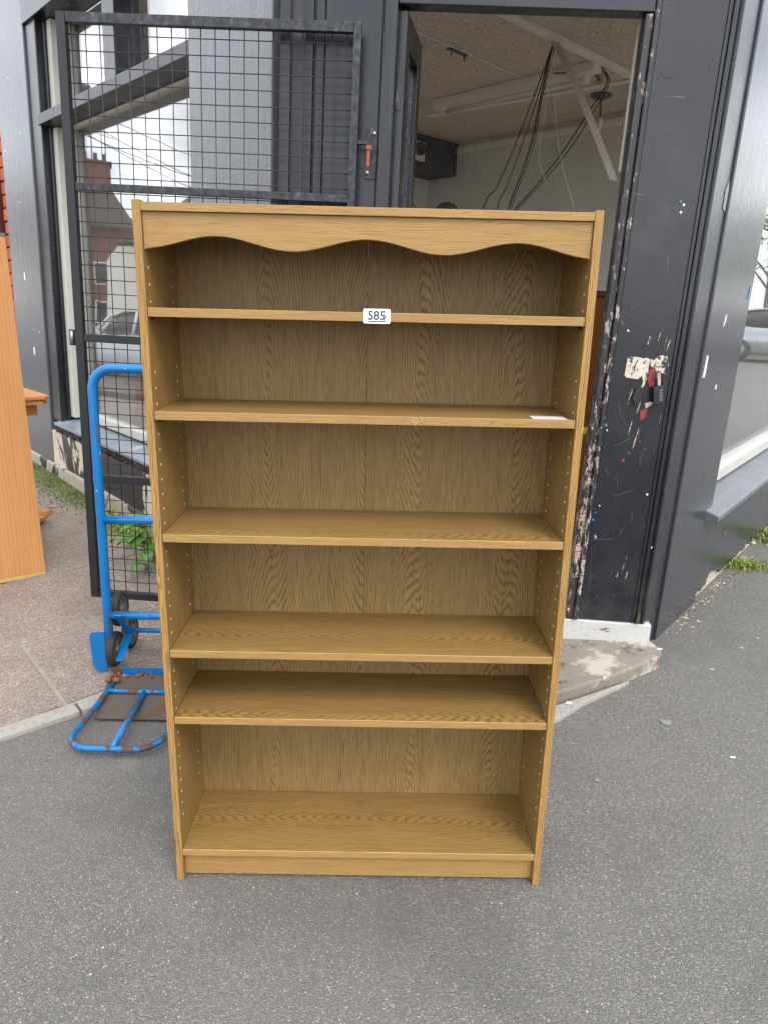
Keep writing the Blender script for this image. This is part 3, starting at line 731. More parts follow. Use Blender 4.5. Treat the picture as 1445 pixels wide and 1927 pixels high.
# ------------------------------------------------------------------ mesh gate folded back against the corner
gate = thing('mesh_gate', 'black steel security gate with welded wire mesh swung open across the left window', 'gate', mat=BM_)
GY = .07
def GT(a, b, z):  # a runs left from the hinge stile
    return CH(-1.325 - a, GY + b, z)
W_, Z0, Z1 = 1.058, .133, 2.298
part('stile', 'gate', gate, (0, -.014, Z0), (.026, .014, Z1), GT, .002)
part('stile', 'gateblack', gate, (W_ - .032, -.014, Z0), (W_, .014, Z1), GT, .002)
part('rail', 'gate', gate, (.027, -.013, Z1 - .032), (W_ - .033, .013, Z1), GT, .002)
part('rail', 'gate', gate, (.027, -.006, 1.732), (W_ - .033, .012, 1.758), GT, .002)
part('rail', 'gateblack', gate, (.027, -.006, 1.192), (W_ - .033, .012, 1.222), GT, .002)
part('rail', 'gateblack', gate, (.027, -.006, .636), (W_ - .033, .012, .668), GT, .002)
part('rail', 'gateblack', gate, (.027, -.013, Z0), (W_ - .033, .013, Z0 + .030), GT, .002)
def cyl(p, q_, r, n=6): return MB().tube([p, q_], r, n)
base_v = cyl(GT(0, -.006, Z0 + .01), GT(0, -.006, Z1 - .01), .0019).build('wire', 'wire', gate)
dx = GT(1, 0, 0) - GT(0, 0, 0)
xs = [.049 + .0508 * i for i in range(20)]
base_v.location = dx * xs[0]
for x in xs[1:]: link_copy(base_v, gate, dx * x + Vector((0, 0, 0)))
base_h = cyl(GT(.01, -.0085, 0), GT(W_ - .012, -.0085, 0), .0019).build('wire', 'wire', gate)
zs = [Z1 - .062 - .0508 * i for i in range(41)]
zs = [z for z in zs if z > Z0 + .03]
base_h.location = (0, 0, zs[0])
for z in zs[1:]: link_copy(base_h, gate, (0, 0, z))
part('hinge_tab', 'gate', gate, (-.048, -.012, 1.926), (-.0005, .008, 1.937), GT, .001)
pin = MB().lathe([(0, 0), (.0105, 0), (.0105, -.014), (.0062, -.0145), (.0058, -.068), (0, -.069)], GT(-.040, -.002, 1.925), (0, 0, 1), 8, smooth=False)
pin.build('hinge_pin', 'redrust', gate)
hl = part('hinge_knuckle', 'gateblack', gate, (W_ + .001, -.012, 1.175), (W_ + .030, .002, 1.235), GT, .003)
MB().tube([GT(W_ + .016, .006, 1.18), GT(W_ + .016, .006, 1.23)], .007, 10).build('hinge_pin', 'steel', hl)

# ------------------------------------------------------------------ padlock on its hasp
pk = thing('padlock', 'black combination padlock hanging from a worn white hasp on the dark door panel', 'padlock', mat=BM_)
def PK(a, b, z):   # local: a right, b out, z up about the lock, tilted a little
    c_, s_ = math.cos(R(8)), math.sin(R(8)); a, z = a * c_ - z * s_, a * s_ + z * c_
    return CH(-.146 + a, .004 + b, 1.115 + z)
bdy = MB().prism([(-.018, -.034), (.013, -.037), (.020, -.028), (.019, .030), (.012, .036), (-.014, .034), (-.019, .026)], .004, .026, PK).build('lock_body', 'black', pk, .003)
for k in range(4): B((.002, .026, -.022 + k * .012), (.014, .0285, -.0125 + k * .012), PK).build('number_dial', 'hub', bdy, .001)
pth = [PK(-.010, .015, .030)] + [PK(-.010 + .012 * (1 - math.cos(math.pi * k / 8)), .015, .075 + .013 * math.sin(math.pi * k / 8)) for k in range(9)] + [PK(.014, .015, .030)]
MB().tube(pth, .0032, 8).build('shackle', 'black', pk)
hs = thing('hasp', 'worn white steel hasp screwed to the door panel above the padlock', 'hasp', mat=BM_)
B((-.165, -.0005, 1.222), (-.118, .004, 1.243), CH).build('hasp_plate', 'bare', hs, .001)
for u in (-.156, -.130): MB().lathe([(0, .002), (.003, .0015), (.004, 0)], CH(u, .004, 1.235), NC, 10).build('screw', 'bare', hs)
MB().tube([CH(-.155, .004, 1.200), CH(-.155, .022, 1.200), CH(-.132, .022, 1.197), CH(-.132, .004, 1.197)], .003, 8).build('staple', 'steel', hs)
cp = MB().prism([(-.225, 1.135), (-.198, 1.140), (-.202, 1.085), (-.222, 1.070), (-.236, 1.095)], .0, .006, CH).build('keyhole_cover', 'black', None, .002)
cp.matrix_world = BM_; tag(cp, 'black crumpled keyhole cover beside the padlock', 'keyhole cover')

# ------------------------------------------------------------------ inside the doorway
bt = thing('tube_light', 'unlit fluorescent batten on the shop ceiling seen through the doorway', 'ceiling light', mat=BM_)
strip('batten_body', (.346, 4.902), (1.309, 3.781), .085, .06, 'offwhite', bt, 2.998)
MB().tube([(.40, 4.84, 2.905), (1.26, 3.84, 2.905)], .014, 10).build('tube', 'lampglass', bt)
for p in ((.40, 4.84), (1.26, 3.84)): B((p[0] - .02, p[1] - .02, 2.885), (p[0] + .02, p[1] + .02, 2.94)).build('lamp_holder', 'offwhite', bt, .004)
hs2 = MB(); 
a0, a1 = Vector((.946, 3.44, 2.985)), Vector((1.368, 3.30, 2.215)); ctrl = Vector((1.13, 3.37, 2.70))
pts = [(a0 * (1 - t) ** 2 + ctrl * 2 * t * (1 - t) + a1 * t * t) for t in [k / 12 for k in range(13)]]
vs_ = []
for k, p in enumerate(pts):
    for dx_, dy_ in ((-.029, -.010), (.029, .010), (.029, .015), (-.029, -.005)): vs_.append(p + Vector((dx_, dy_, 0)))
fs_ = [(k * 4 + j, k * 4 + (j + 1) % 4, k * 4 + 4 + (j + 1) % 4, k * 4 + 4 + j) for k in range(12) for j in range(4)] + [(0, 1, 2, 3), (48, 51, 50, 49)]
hs2.add(vs_, fs_); o = hs2.build('hanging_strip', 'brownstrip'); o.matrix_world = BM_
tag(o, 'long pale board strip hanging loose from the shop ceiling in the doorway', 'board')
def cable(pts, r, mat, label, name='cable', cat='cable', group='cables hanging from the shop ceiling'):
    P = [Vector(p) for p in pts]; out = []
    for i in range(len(P) - 1):
        p0, p1, p2, p3 = P[max(i - 1, 0)], P[i], P[i + 1], P[min(i + 2, len(P) - 1)]
        for k in range(6):
            t = k / 6; out.append(.5 * ((2 * p1) + (p2 - p0) * t + (2 * p0 - 5 * p1 + 4 * p2 - p3) * t * t + (3 * p1 - p0 - 3 * p2 + p3) * t ** 3))
    out.append(P[-1])
    o = MB().tube(out, r, 6).build(name, mat); o.matrix_world = BM_; return tag(o, label, cat, group)
T0 = (.935, 3.44, 2.96)
cable([T0, (.845, 3.42, 2.66), (.74, 3.40, 2.34), (.66, 3.36, 2.14), (.585, 3.3, 2.02), (.53, 3.3, 1.6)], .004, 'black', 'leftmost black cable fanning down from the ceiling hook')
cable([T0, (.87, 3.42, 2.66), (.79, 3.40, 2.36), (.72, 3.36, 2.14), (.67, 3.3, 2.02), (.63, 3.3, 1.6)], .0035, 'black', 'second black cable from the left in the fan below the ceiling hook')
cable([T0, (.89, 3.42, 2.66), (.86, 3.40, 2.42), (.80, 3.36, 2.20), (.742, 3.3, 2.02), (.70, 3.3, 1.6)], .0048, 'black', 'thick black cable in the middle of the fan below the ceiling hook')
cable([(.95, 3.44, 2.96), (.90, 3.42, 2.66), (.875, 3.40, 2.42), (.815, 3.36, 2.20), (.757, 3.3, 2.02), (.72, 3.3, 1.6)], .0033, 'black', 'black cable lying against the thick one in the fan')
cable([(1.36, 3.9, 3.0), (1.40, 3.85, 2.90), (1.28, 3.75, 2.70), (1.10, 3.55, 2.42), (.92, 3.4, 2.18), (.785, 3.3, 2.02), (.6, 3.3, 1.75)], .0045, 'black', 'black cable sagging down to the left from the ceiling bracket')
cable([(1.37, 3.9, 3.0), (1.415, 3.85, 2.90), (1.31, 3.75, 2.70), (1.13, 3.55, 2.42), (.94, 3.4, 2.18), (.80, 3.3, 2.02), (.62, 3.3, 1.75)], .0035, 'black', 'thinner black cable running just below the sagging one')
cable([(.94, 3.44, 2.96), (.925, 3.40, 2.62), (.905, 3.36, 2.42), (.90, 3.3, 2.30), (.93, 3.3, 2.23), (.96, 3.3, 2.17)], .0018, 'offwhite', 'short thin white cord with a curled end below the ceiling hook', 'cord', 'cord')
cable([(.945, 3.44, 2.96), (.98, 3.40, 2.62), (1.05, 3.35, 2.30), (1.148, 3.3, 2.03), (1.2, 3.3, 1.8)], .0018, 'offwhite', 'long thin white cord running down to the right', 'cord', 'cord')
cable([(.0, 5.6, 2.75), (.08, 5.55, 2.50), (.18, 5.5, 2.36), (.25, 5.5, 2.28)], .004, 'black', 'thin black lead down the dark left side of the shop room', 'cable', 'cable', None)
cb = MB()
for k in range(5):
    cb.tube([(.529 + (.10 - .012 * k) * math.cos(a), 5.5 + .03 * k - .06, 2.245 + (.085 - .01 * k) * math.sin(a)) for a in [math.pi * 2 * j / 20 for j in range(20)]], .006, 6, closed=True)
o = cb.build('cable_coil', 'black'); o.matrix_world = BM_; tag(o, 'coil of black cable hung on the back wall of the shop', 'cable coil')
br = thing('ceiling_bracket', 'small cream block bracket on the shop ceiling where a cable turns down', 'bracket', mat=BM_)
B((1.34, 3.86, 2.90), (1.38, 3.91, 2.999)).build('block', 'lining', br, .004); MB().tube([(1.355, 3.85, 2.91), (1.30, 3.86, 2.955), (1.05, 3.95, 2.965)], .004, 6).build('rod', 'black', br)
rp = thing('ceiling_rose', 'round grey ceiling rose with a thin rod and lamp holder hanging from it', 'ceiling fitting', mat=BM_)
MB().lathe([(0, -.03), (.045, -.028), (.075, -.012), (.078, 0), (0, 0)], (1.535, 4.479, 2.998), (0, 0, 1), 24).build('rose', 'hub', rp)
MB().tube([(1.537, 4.479, 2.97), (1.550, 4.479, 2.83)], .007, 8).build('rod', 'hub', rp)
MB().lathe([(0, .05), (.014, .048), (.016, 0), (.010, -.02), (.010, -.05), (0, -.05)], (1.553, 4.479, 2.80), (0, 0, 1), 12).build('lamp_holder', 'offwhite', rp)
cl = thing('ceiling_clip', 'small dark metal clip plate on the shop ceiling', 'clip', mat=BM_)
strip('plate', (.33, 3.70), (.455, 3.81), .03, .012, 'hub', cl, 2.999)
for p in ((.35, 3.715), (.44, 3.795)): MB().tube([(p[0], p[1], 2.99), (p[0], p[1], 2.955)], .004, 6).build('prong', 'black', cl)
fx = thing('wall_bracket', 'pale round bracket on the end of the dark boxing at the back of the shop', 'bracket', mat=BM_)
c0 = PT(1.92, .52, 2.86)
B((1.905, .45, 2.76), (1.929, .62, 2.93), PT).build('bracket_plate', 'offwhite', fx, .01)
MB().lathe([(.0, .002), (.03, .002), (.034, .03), (.055, .034), (.06, .0)], PT(1.905, .53, 2.86), -PD, 18).build('socket_ring', 'hub', fx)
cb2 = thing('wooden_cabinet', 'orange brown wooden cabinet standing just inside the doorway behind the bookcase', 'cabinet', mat=BM_)
part('cabinet_side', 'brownwood', cb2, (.86, 2.10, .121), (1.12, 2.60, 1.49), ident, .004)
part('cabinet_top', 'darkwood', cb2, (.85, 2.085, 1.4905), (1.135, 2.61, 1.515), ident, .004)
for z in (.70, .84): part('cabinet_moulding', 'brownwood', cb2, (.86, 2.085, z), (1.12, 2.099, z + .03), ident, .004)
yb = MB().lathe([(0, 0), (.016, 0), (.019, .004), (.019, .030), (.016, .034), (0, .034)], (.95, 1.80, .868), (0, 0, 1), 16).build('tape_reel', ['yellow'])
yb.matrix_world = BM_; tag(yb, 'small yellow tape reel on a box inside the doorway', 'tape')
bx = MB().box((.80, 1.72, .121), (1.02, 1.92, .866)).build('storage_box', 'brownwood', None, .004); bx.matrix_world = BM_
tag(bx, 'narrow brown wooden box under the small yellow tape reel', 'box')

# furniture seen through the left window
tb_ = thing('shop_table', 'old dark wooden table with a pale worn top behind the left window', 'table', mat=BM_)
part('table_top', 'darkwood', tb_, (.95, -.90, .80), (2.25, -.28, .83), LW, .004)
part('table_rail', 'darkwood', tb_, (1.0, -.36, .66), (2.2, -.33, .798), LW, .003)
for s, o_ in ((1.0, -.36), (2.14, -.36), (1.0, -.86), (2.14, -.86)): part('leg', 'darkwood', tb_, (s, o_, .12), (s + .06, o_ + .06, .799 if o_ < -.5 else .659), LW, .004)
ch_ = thing('display_box', 'brown wooden display box on the table behind the left window', 'box', mat=BM_)
part('box_frame', 'brownwood', ch_, (1.40, -.62, .831), (2.0, -.34, .99), LW, .004)
part('box_lid', 'paper_old', ch_, (1.42, -.60, .991), (1.98, -.36, 1.04), LW, .004)

# ------------------------------------------------------------------ the bookcase
bk = thing('bookcase', 'tall oak effect bookcase with scalloped pelmet and empty shelves standing on the asphalt', 'bookcase')
t = .0165; IW = .45 - t
def two_mat_edges(o, axis_y=-1):
    """front faces get the edging grain"""
    for p in o.data.polygons:
        if p.normal.y < -.8: p.material_index = 1
        elif p.normal.y < -.2 and p.normal.z > .2 and len(o.data.materials) > 2: p.material_index = 2
for sx in (-1, 1):
    x0, x1 = (-.45, -IW) if sx < 0 else (IW, .45)
    # side with a small nick at the foot
    o = MB().box((x0, 0, 0), (x1, .24, 1.57)).build('side_panel', ['oak_z', 'oak_edge_z'], bk, .0012)
    two_mat_edges(o)
    hb = MB()
    zs_ = [1.449 - .0325 * k for k in range(3)] + [1.2445 - .0325 * k for k in range(3)] + [1.116 - .0325 * k for k in range(30) if 1.116 - .0325 * k > .13]
    for yy in (.028, .190):
        for z in zs_:
            if any(abs(z - (s - .009)) < .016 for s in (1.3727, 1.1675, .9028, .6282, .4581)): continue
            xx = (-IW + .0004) if sx < 0 else (IW - .0004)
            hb.lathe([(0, .0), (.0027, .0), (.0031, -.001)], (xx, yy, z), (-sx, 0, 0), 8, smooth=False)
    h_ = hb.build('peg_holes', 'hole', o); h_['kind'] = 'stuff'
o = part('top_panel', ['oak_x', 'oak_front'], bk, (-IW + .0005, .0, 1.5505), (IW - .0005, .24, 1.566), bevel=.0012); two_mat_edges(o)
pz = lambda x: 1.4955 + .0125 * math.cos(2 * math.pi * x / .2925) * (1 if abs(x) < .40 else 1)
poly = [(-IW + .0005, 1.550), (-IW + .0005, 1.4805)]
n_ = 72
for k in range(n_ + 1):
    x = -.4295 + .859 * k / n_
    ax_ = abs(x)
    zz_ = pz(x) if ax_ < .425 else 1.4825
    zz_ = max(zz_, 1.4815) if ax_ < .3 else max(zz_, 1.481)
    poly.append((x, zz_))
poly += [(IW - .0005, 1.4805), (IW - .0005, 1.550)]
MB().prism(poly, .007, .022, lambda a, w, b: Vector((a, w, b))).build('pelmet', 'oak_front', bk, .0008, 1)
for (x0, x1) in ((-IW, -.0019), (-.0012, IW)):
    part('back_panel', 'oak_back', bk, (x0, .2305, .02), (x1, .2345, 1.55), bevel=.0004)
SH = [1.3727, 1.1675, .9028, .6282, .4581]
shelves = []
for i, z in enumerate(SH):
    o = part('shelf', ['oak_x', 'oak_front', 'oak_rub_glint'], bk, (-IW + .0012, .0015, z - .0175), (IW - .0012, .2290, z), bevel=.0011); two_mat_edges(o); shelves.append(o)
    for sx in (-1, 1):
        for yy in (.028, .190):
            MB().lathe([(.0, 0), (.0035, 0), (.0035, .009), (0, .009)], (sx * IW, yy, z - .0215), (-sx, 0, 0), 8).build('shelf_peg', 'peg', o)
o = part('bottom_shelf', ['oak_x', 'oak_front', 'oak_rub_glint'], bk, (-IW + .0004, .001, .0728), (IW - .0004, .2290, .0903), bevel=.0011); two_mat_edges(o)
o = part('plinth', ['oak_front', 'oak_front'], bk, (-IW + .0004, .0175, .006), (IW - .0004, .033, .0722), bevel=.0008)
# label 585
lab = MB()
def rrect(x0, x1, z0, z1, r):
    P = []
    for cx, cz, a in ((x1 - r, z1 - r, 0), (x0 + r, z1 - r, 90), (x0 + r, z0 + r, 180), (x1 - r, z0 + r, 270)):
        for k in range(5): P.append((cx + r * math.cos(R(a + 22.5 * k)), cz + r * math.sin(R(a + 22.5 * k))))
    return P
lab.prism(rrect(-.006, .046, 1.3518, 1.3800, .003), .0004, .0012, lambda a, w, b: Vector((a, w, b)))
tx = D.curves.new('lot_text', 'FONT'); tx.body = '585'; tx.size = .0238; tx.align_x = 'CENTER'; tx.offset = .0004; tx.space_character = 1.0
to = D.objects.new('lot_text', tx); C.objects.link(to)
bpy.context.view_layer.update()
tm = to.evaluated_get(bpy.context.evaluated_depsgraph_get()).to_mesh()
tv = [Vector((.0200 + p.co.x, .0002, 1.3592 + p.co.y)) for p in tm.vertices]; tf = [list(p.vertices) for p in tm.polygons]
lab.add(tv, tf, 1)
D.objects.remove(to)
lab.box((.0030, -.0000, 1.3550), (.0370, .0003, 1.3570), mi=1)
lb = lab.build('price_label', ['paper', 'ink'], shelves[0], recalc=False)
MB().box((.347, .010, 1.1676), (.418, .052, 1.1680)).build('blank_label', 'paper_old', shelves[1])
# scuffs on the second shelf's front edge
sc = MB(); random.seed(2)
for k in range(26):
    x = .105 + random.gauss(0, .011); z = 1.1515 + random.random() * .014; w = random.uniform(.0004, .0011); h = random.uniform(.001, .005)
    sc.box((x, .0008, z), (x + w, .0013, min(z + h, 1.1665)))
o = sc.build('scuff_mark', 'bare', shelves[1]); o['kind'] = 'stuff'

# ------------------------------------------------------------------ blue sack truck
tk = thing('sack_truck', 'blue three wheeled stair climbing sack truck with rusty folding nose beside the bookcase', 'hand truck')
def arc(c, r, a0, a1, n, f): return [f(c[0] + r * math.cos(R(a0 + (a1 - a0) * k / n)), c[1] + r * math.sin(R(a0 + (a1 - a0) * k / n))) for k in range(n + 1)]
XL, XR, YB, YT = -.968, -.560, .985, 1.045
def TY(z): return YB + (YT - YB) * z / 1.17
fz = lambda x, z: (x, TY(z), z)
path = [fz(XL, .055), fz(XL, .3), fz(XL, .65), fz(XL, .95)] + arc((XL + .075, 1.090), .075, 180, 90, 8, fz) + arc((XR - .075, 1.090), .075, 90, 0, 8, fz) + [fz(XR, .95), fz(XR, .65), fz(XR, .3), fz(XR, .055)]
MB().tube(path, .0165, 14).build('frame', 'blue', tk)
for z, r_ in ((.628, .0145), (.262, .0150)): MB().tube([fz(XL + .012, z), fz(XR - .012, z)], r_, 12).build('cross_rail', 'blue', tk)
MB().tube([(XL + .04, 1.087, .160), (XR - .04, 1.087, .160)], .010, 10).build('axle', 'blue', tk)
# side wing plates
for sx, x in ((-1, XL), (1, XR)):
    pts = [(x + sx * .010, .045), (x + sx * .045, .040), (x + sx * .062, .062), (x + sx * .066, .185), (x + sx * .058, .200), (x + sx * .010, .204)]
    MB().prism(pts, YB - .010, YB - .006, lambda a, w, b: Vector((a, w, b))).build('wing_plate', 'blue', tk, .0012)
    xb = x - sx * .050
    def strap(p, q_):
        p = Vector(p); q_ = Vector(q_); d = (q_ - p).normalized(); n_ = Vector((0, -d.z, d.y)) * .002
        m = MB(); w = Vector((.013, 0, 0))
        m.add([p - w - n_, p + w - n_, p + w + n_, p - w + n_, q_ - w - n_, q_ + w - n_, q_ + w + n_, q_ - w + n_], [(0, 1, 2, 3), (4, 7, 6, 5), (0, 4, 5, 1), (1, 5, 6, 2), (2, 6, 7, 3), (3, 7, 4, 0)])
        m.build('brace', 'blue', tk)
    strap((xb, .965, .275), (xb, 1.075, .150)); strap((xb, 1.075, .158), (xb, .945, .100))
    # three wheels on a star
    cen = Vector((x - sx * .055, 1.03, .205))
    for k, (wy, wz) in enumerate(((1.083, .250), (1.172, .113), (1.005, .120))):
        wc = Vector((x - sx * .014, wy, wz)); wax = Vector((1, 0, 0))
        wh = D.objects.new('wheel', None); C.objects.link(wh); wh.parent = tk
        MB().lathe([(.052, -.014), (.061, -.015), (.066, -.010), (.067, 0), (.066, .010), (.061, .015), (.052, .014), (.050, 0), (.052, -.014)], wc, wax, 28).build('tyre', 'rubber', wh)
        rim = MB().lathe([(.0525, -.011), (.043, -.013), (.043, .013), (.0525, .011)], wc, wax, 28).lathe([(0, -.018), (.014, -.018), (.014, .018), (0, .018)], wc, wax, 14)
        for a in range(5):
            an = R(72 * a + 20 * k); d = Vector((0, math.cos(an), math.sin(an))); pz_ = Vector((0, -d.z, d.y))
            p, q_ = wc + d * .012, wc + d * .046
            ww = pz_ * .006; hx = Vector((.009, 0, 0))
            rim.add([p - ww - hx, p + ww - hx, p + ww + hx, p - ww + hx, q_ - ww - hx, q_ + ww - hx, q_ + ww + hx, q_ - ww + hx], [(0, 1, 2, 3), (4, 7, 6, 5), (0, 4, 5, 1), (1, 5, 6, 2), (2, 6, 7, 3), (3, 7, 4, 0)])
        rim.build('rim', 'hub', wh)
    hubc = Vector((x - sx * .036, 1.087, .160))
    star = MB()
    for (wy, wz) in ((1.083, .250), (1.172, .113), (1.005, .120)):
        q_ = Vector((hubc.x, wy, wz)); d = (q_ - hubc).normalized(); pz_ = Vector((0, -d.z, d.y)) * .012; hx = Vector((.002, 0, 0))
        star.add([hubc - pz_ - hx, hubc + pz_ - hx, hubc + pz_ + hx, hubc - pz_ + hx, q_ - pz_ - hx, q_ + pz_ - hx, q_ + pz_ + hx, q_ - pz_ + hx], [(0, 1, 2, 3), (4, 7, 6, 5), (0, 4, 5, 1), (1, 5, 6, 2), (2, 6, 7, 3), (3, 7, 4, 0)])
    star.build('wheel_star', 'hub', tk)
# nose: upright lip, rusty plate, folding loop
part('back_lip', 'blue_worn', tk, (XL + .018, .945, .022), (XR + .02, .950, .074), bevel=.001)
pl2 = MB().add([(-.955, .944, .045), (-.53, .944, .045), (-.53, .70, .012), (-.925, .70, .012), (-.955, .944, .041), (-.53, .944, .041), (-.53, .70, .008), (-.925, .70, .008)], [(0, 1, 2, 3), (7, 6, 5, 4), (0, 4, 5, 1), (1, 5, 6, 2), (2, 6, 7, 3), (3, 7, 4, 0)])
pl2.build('toe_plate', 'rustplate', tk)
rl = MB(); random.seed(8)
for k in range(40):
    x = random.uniform(-.95, -.66); rl.lathe([(0, .004), (random.uniform(.003, .006), .001), (.007, -.003)], (x, .937 + random.uniform(-.012, .006), .044 + random.uniform(-.003, .012)), (0, -.6, 1), 6)
o = rl.build('rust_crust', 'rust', tk); o['kind'] = 'stuff'
for x in (-.945, -.913): MB().lathe([(0, -.010), (.009, -.010), (.010, 0), (.009, .010), (0, .010)], (x, .895, .050), (1, 0, 0), 10).build('hinge_lug', 'rust', tk)
fl_ = lambda x, y: (x, y, .026 + (y - .5) * .03)
loop = [fl_(-.925, .895), fl_(-.930, .80), fl_(-.940, .62)] + arc((-.865, .585), .080, 180, 270, 8, fl_) + arc((-.730, .590), .086, 270, 360, 8, fl_) + [fl_(-.645, .62), fl_(-.650, .80), fl_(-.655, .895)]
MB().tube(loop, .0105, 12).build('nose_loop', 'blue_worn', tk)
MB().tube([fl_(-.925, .838), fl_(-.655, .838)], .0105, 12).build('nose_bar', 'blue_worn', tk)
MB().tube([fl_(-.795, .835), fl_(-.793, .508)], .0105, 12).build('nose_bar', 'blue_worn', tk)

# ------------------------------------------------------------------ beech board and table on the left
bd = thing('beech_board_cabinet', 'tall narrow beech effect cabinet side at the left edge beside the shop window', 'cabinet', loc=(0, 0, 0))
PA2 = Vector((-1.612, 1.883, 0)); PD2 = Vector((-.770, -.638, 0)); PN2 = Vector((.638, -.770, 0))
def BD(a, b, z): p = PA2 + PD2 * a + PN2 * b; return Vector((p.x - .008 * max(z, 0), p.y, z))
part('board', 'beech', bd, (.0, -.018, .094), (.75, .0, 1.652), BD, .0015)
part('edge_strip', 'edging', bd, (.0, -.018, .076), (.75, .0005, .0935), BD, .0012)
part('edge_strip', 'hub', bd, (.0, -.018, 1.6525), (.75, .0005, 1.668), BD, .0012)
tt_ = thing('beech_table', 'small beech pedestal table half hidden behind the tall beech board', 'table')
TA, TB = Vector((-.66, .75, 0)), Vector((-.75, -.66, 0))
def TT(a, b, z): p = Vector((-1.635, 2.19, 0)) + TA * a + TB * b; return Vector((p.x, p.y, z))
tp_ = [(.03, 0), (.60, 0), (.60, .85), (0, .85), (0, .03)]
MB().prism(tp_, .905, .926, lambda a, w, b: TT(a, b, w)).build('table_top', 'beech_x', tt_, .007)
MB().prism([(a + .012 if a < .1 else a - .012, b + .012 if b < .1 else b - .012) for a, b in tp_], .880, .9035, lambda a, w, b: TT(a, b, w)).build('table_leaf', 'beech_x', tt_, .005)
part('pedestal', 'beech', tt_, (.10, .12, .15), (.24, .30, .879), TT, .004)
part('apron', 'beech_x', tt_, (.08, .05, .82), (.11, .70, .8795), TT, .003)
MB().prism([(2.10, .125), (2.62, .142), (2.62, .160), (2.42, .180), (2.28, .180), (2.10, .15)], -2.02, -1.93, lambda a, w, b: Vector((w, a, b))).build('foot', 'beech', tt_, .004)
MB().prism([(-2.35, .13), (-1.96, .135), (-1.97, .160), (-2.1, .185), (-2.35, .185)], 2.70, 2.77, lambda a, w, b: Vector((a, w, b))).build('foot', 'beech', tt_, .004)

# ------------------------------------------------------------------ weeds, debris
def blades(name, mat, n, place, h, w, label, seed, lean=.5):
    random.seed(seed); m = MB()
    for _ in range(n):
        x, y, z = place(); a = random.uniform(0, 2 * math.pi); hh = h * random.uniform(.4, 1.2); ww = w * random.uniform(.6, 1.3)
        d = Vector((math.cos(a), math.sin(a), 0)); s = Vector((-d.y, d.x, 0)) * ww; l = random.uniform(.2, 1) * lean
        p = Vector((x, y, z)); q1 = p + d * hh * l * .4 + Vector((0, 0, hh * .6)); q2 = p + d * hh * l + Vector((0, 0, hh * (1 - .3 * l)))
        m.add([p - s, p + s, q1 + s * .8, q1 - s * .8, q2], [(0, 1, 2, 3), (3, 2, 4)])
    o = m.build(name, mat, recalc=False); return tag(o, label, None, None, 'stuff')
def wp(s, o):
    p = BM_ @ LW(s, o, .1); return p.x, p.y
def place_l():
    s = random.choice((random.gauss(2.55, .35), random.uniform(.9, 3.3), random.uniform(1.9, 3.2))); x, y = wp(s, .045 + abs(random.gauss(0, .10)) * (1 if s > 1.8 else .5)); return x, y, PZ(x, y, -.003)
blades('moss', 'moss', 8000, place_l, .014, .0034, 'low green moss and grass along the foot of the peeling plinth', 4, .9)
def place_l2():
    s = random.uniform(1.0, 1.75); x, y = wp(s, .05 + abs(random.gauss(0, .06))); return x, y, PZ(x, y, -.003)
blades('grass', 'grass', 1600, place_l2, .045, .0035, 'grass tufts below the weed at the plinth', 14, .8)
def clump(cx, cy, rx, ry):
    def f():
        a = random.uniform(0, 6.28); r_ = abs(random.gauss(0, .5)); return cx + rx * r_ * math.cos(a), cy + ry * r_ * math.sin(a), -.002
    return f
o = blades('grass_clump', 'grass', 1000, clump(2.13, 2.42, .16, .10), .040, .005, 'lower bright green grass clump on the asphalt beside the right wall', 21, .9)
o = blades('grass_clump', 'grass', 1200, clump(2.62, 2.98, .18, .15), .05, .006, 'upper green grass clump at the foot of the right wall by the frame edge', 22, .9)
def place_c():
    t_ = random.uniform(0, 1.2); p = Vector(KP(random.uniform(-1.5, .25), random.choice((nA(0), nC(0))) if random.random() < .3 else nC(-.3))); x, y = p.x + random.gauss(0, .006), p.y + random.gauss(0, .006); return x, y, PZ(x, y, -.006)
wd = thing('dock_weed', 'broad leaved green weed growing by the plinth behind the gate', 'plant')
random.seed(31)
cx, cy = -1.10, 1.98
for k in range(22):
    a = random.uniform(0, 6.28); ln_ = random.uniform(.09, .15); wd_ = ln_ * random.uniform(.62, .8); hh = random.uniform(.04, .20)
    d = Vector((math.cos(a), math.sin(a), 0)); s = Vector((-d.y, d.x, 0)); b0 = Vector((cx + random.gauss(0, .05), cy + random.gauss(0, .06), 0)); b0.z = PZ(b0.x, b0.y)
    m = MB(); st_ = b0 + d * ln_ * .5 + Vector((0, 0, hh))
    m.tube([b0, b0 + d * ln_ * .2 + Vector((0, 0, hh * .7)), st_], .0025, 5)
    vs_ = []; nseg = 6
    for i in range(nseg + 1):
        u = i / nseg; wv_ = wd_ * math.sin(math.pi * min(1, u * .92 + .06)) ** .8 * (1 - .25 * u)
        c_ = st_ + d * ln_ * u + Vector((0, 0, .04 * math.sin(u * 2.2) - .035 * u * u))
        for q_ in (-1, -.5, 0, .5, 1): vs_.append(c_ + s * wv_ * q_ * .5 + Vector((0, 0, abs(q_) * .012 + random.uniform(-.002, .002))))
    m.add(vs_, [(i * 5 + j, i * 5 + j + 1, i * 5 + j + 6, i * 5 + j + 5) for i in range(nseg) for j in range(4)], 0, True)
    m.build('leaf', 'leaf', wd, recalc=False)
db = MB(); random.seed(6)
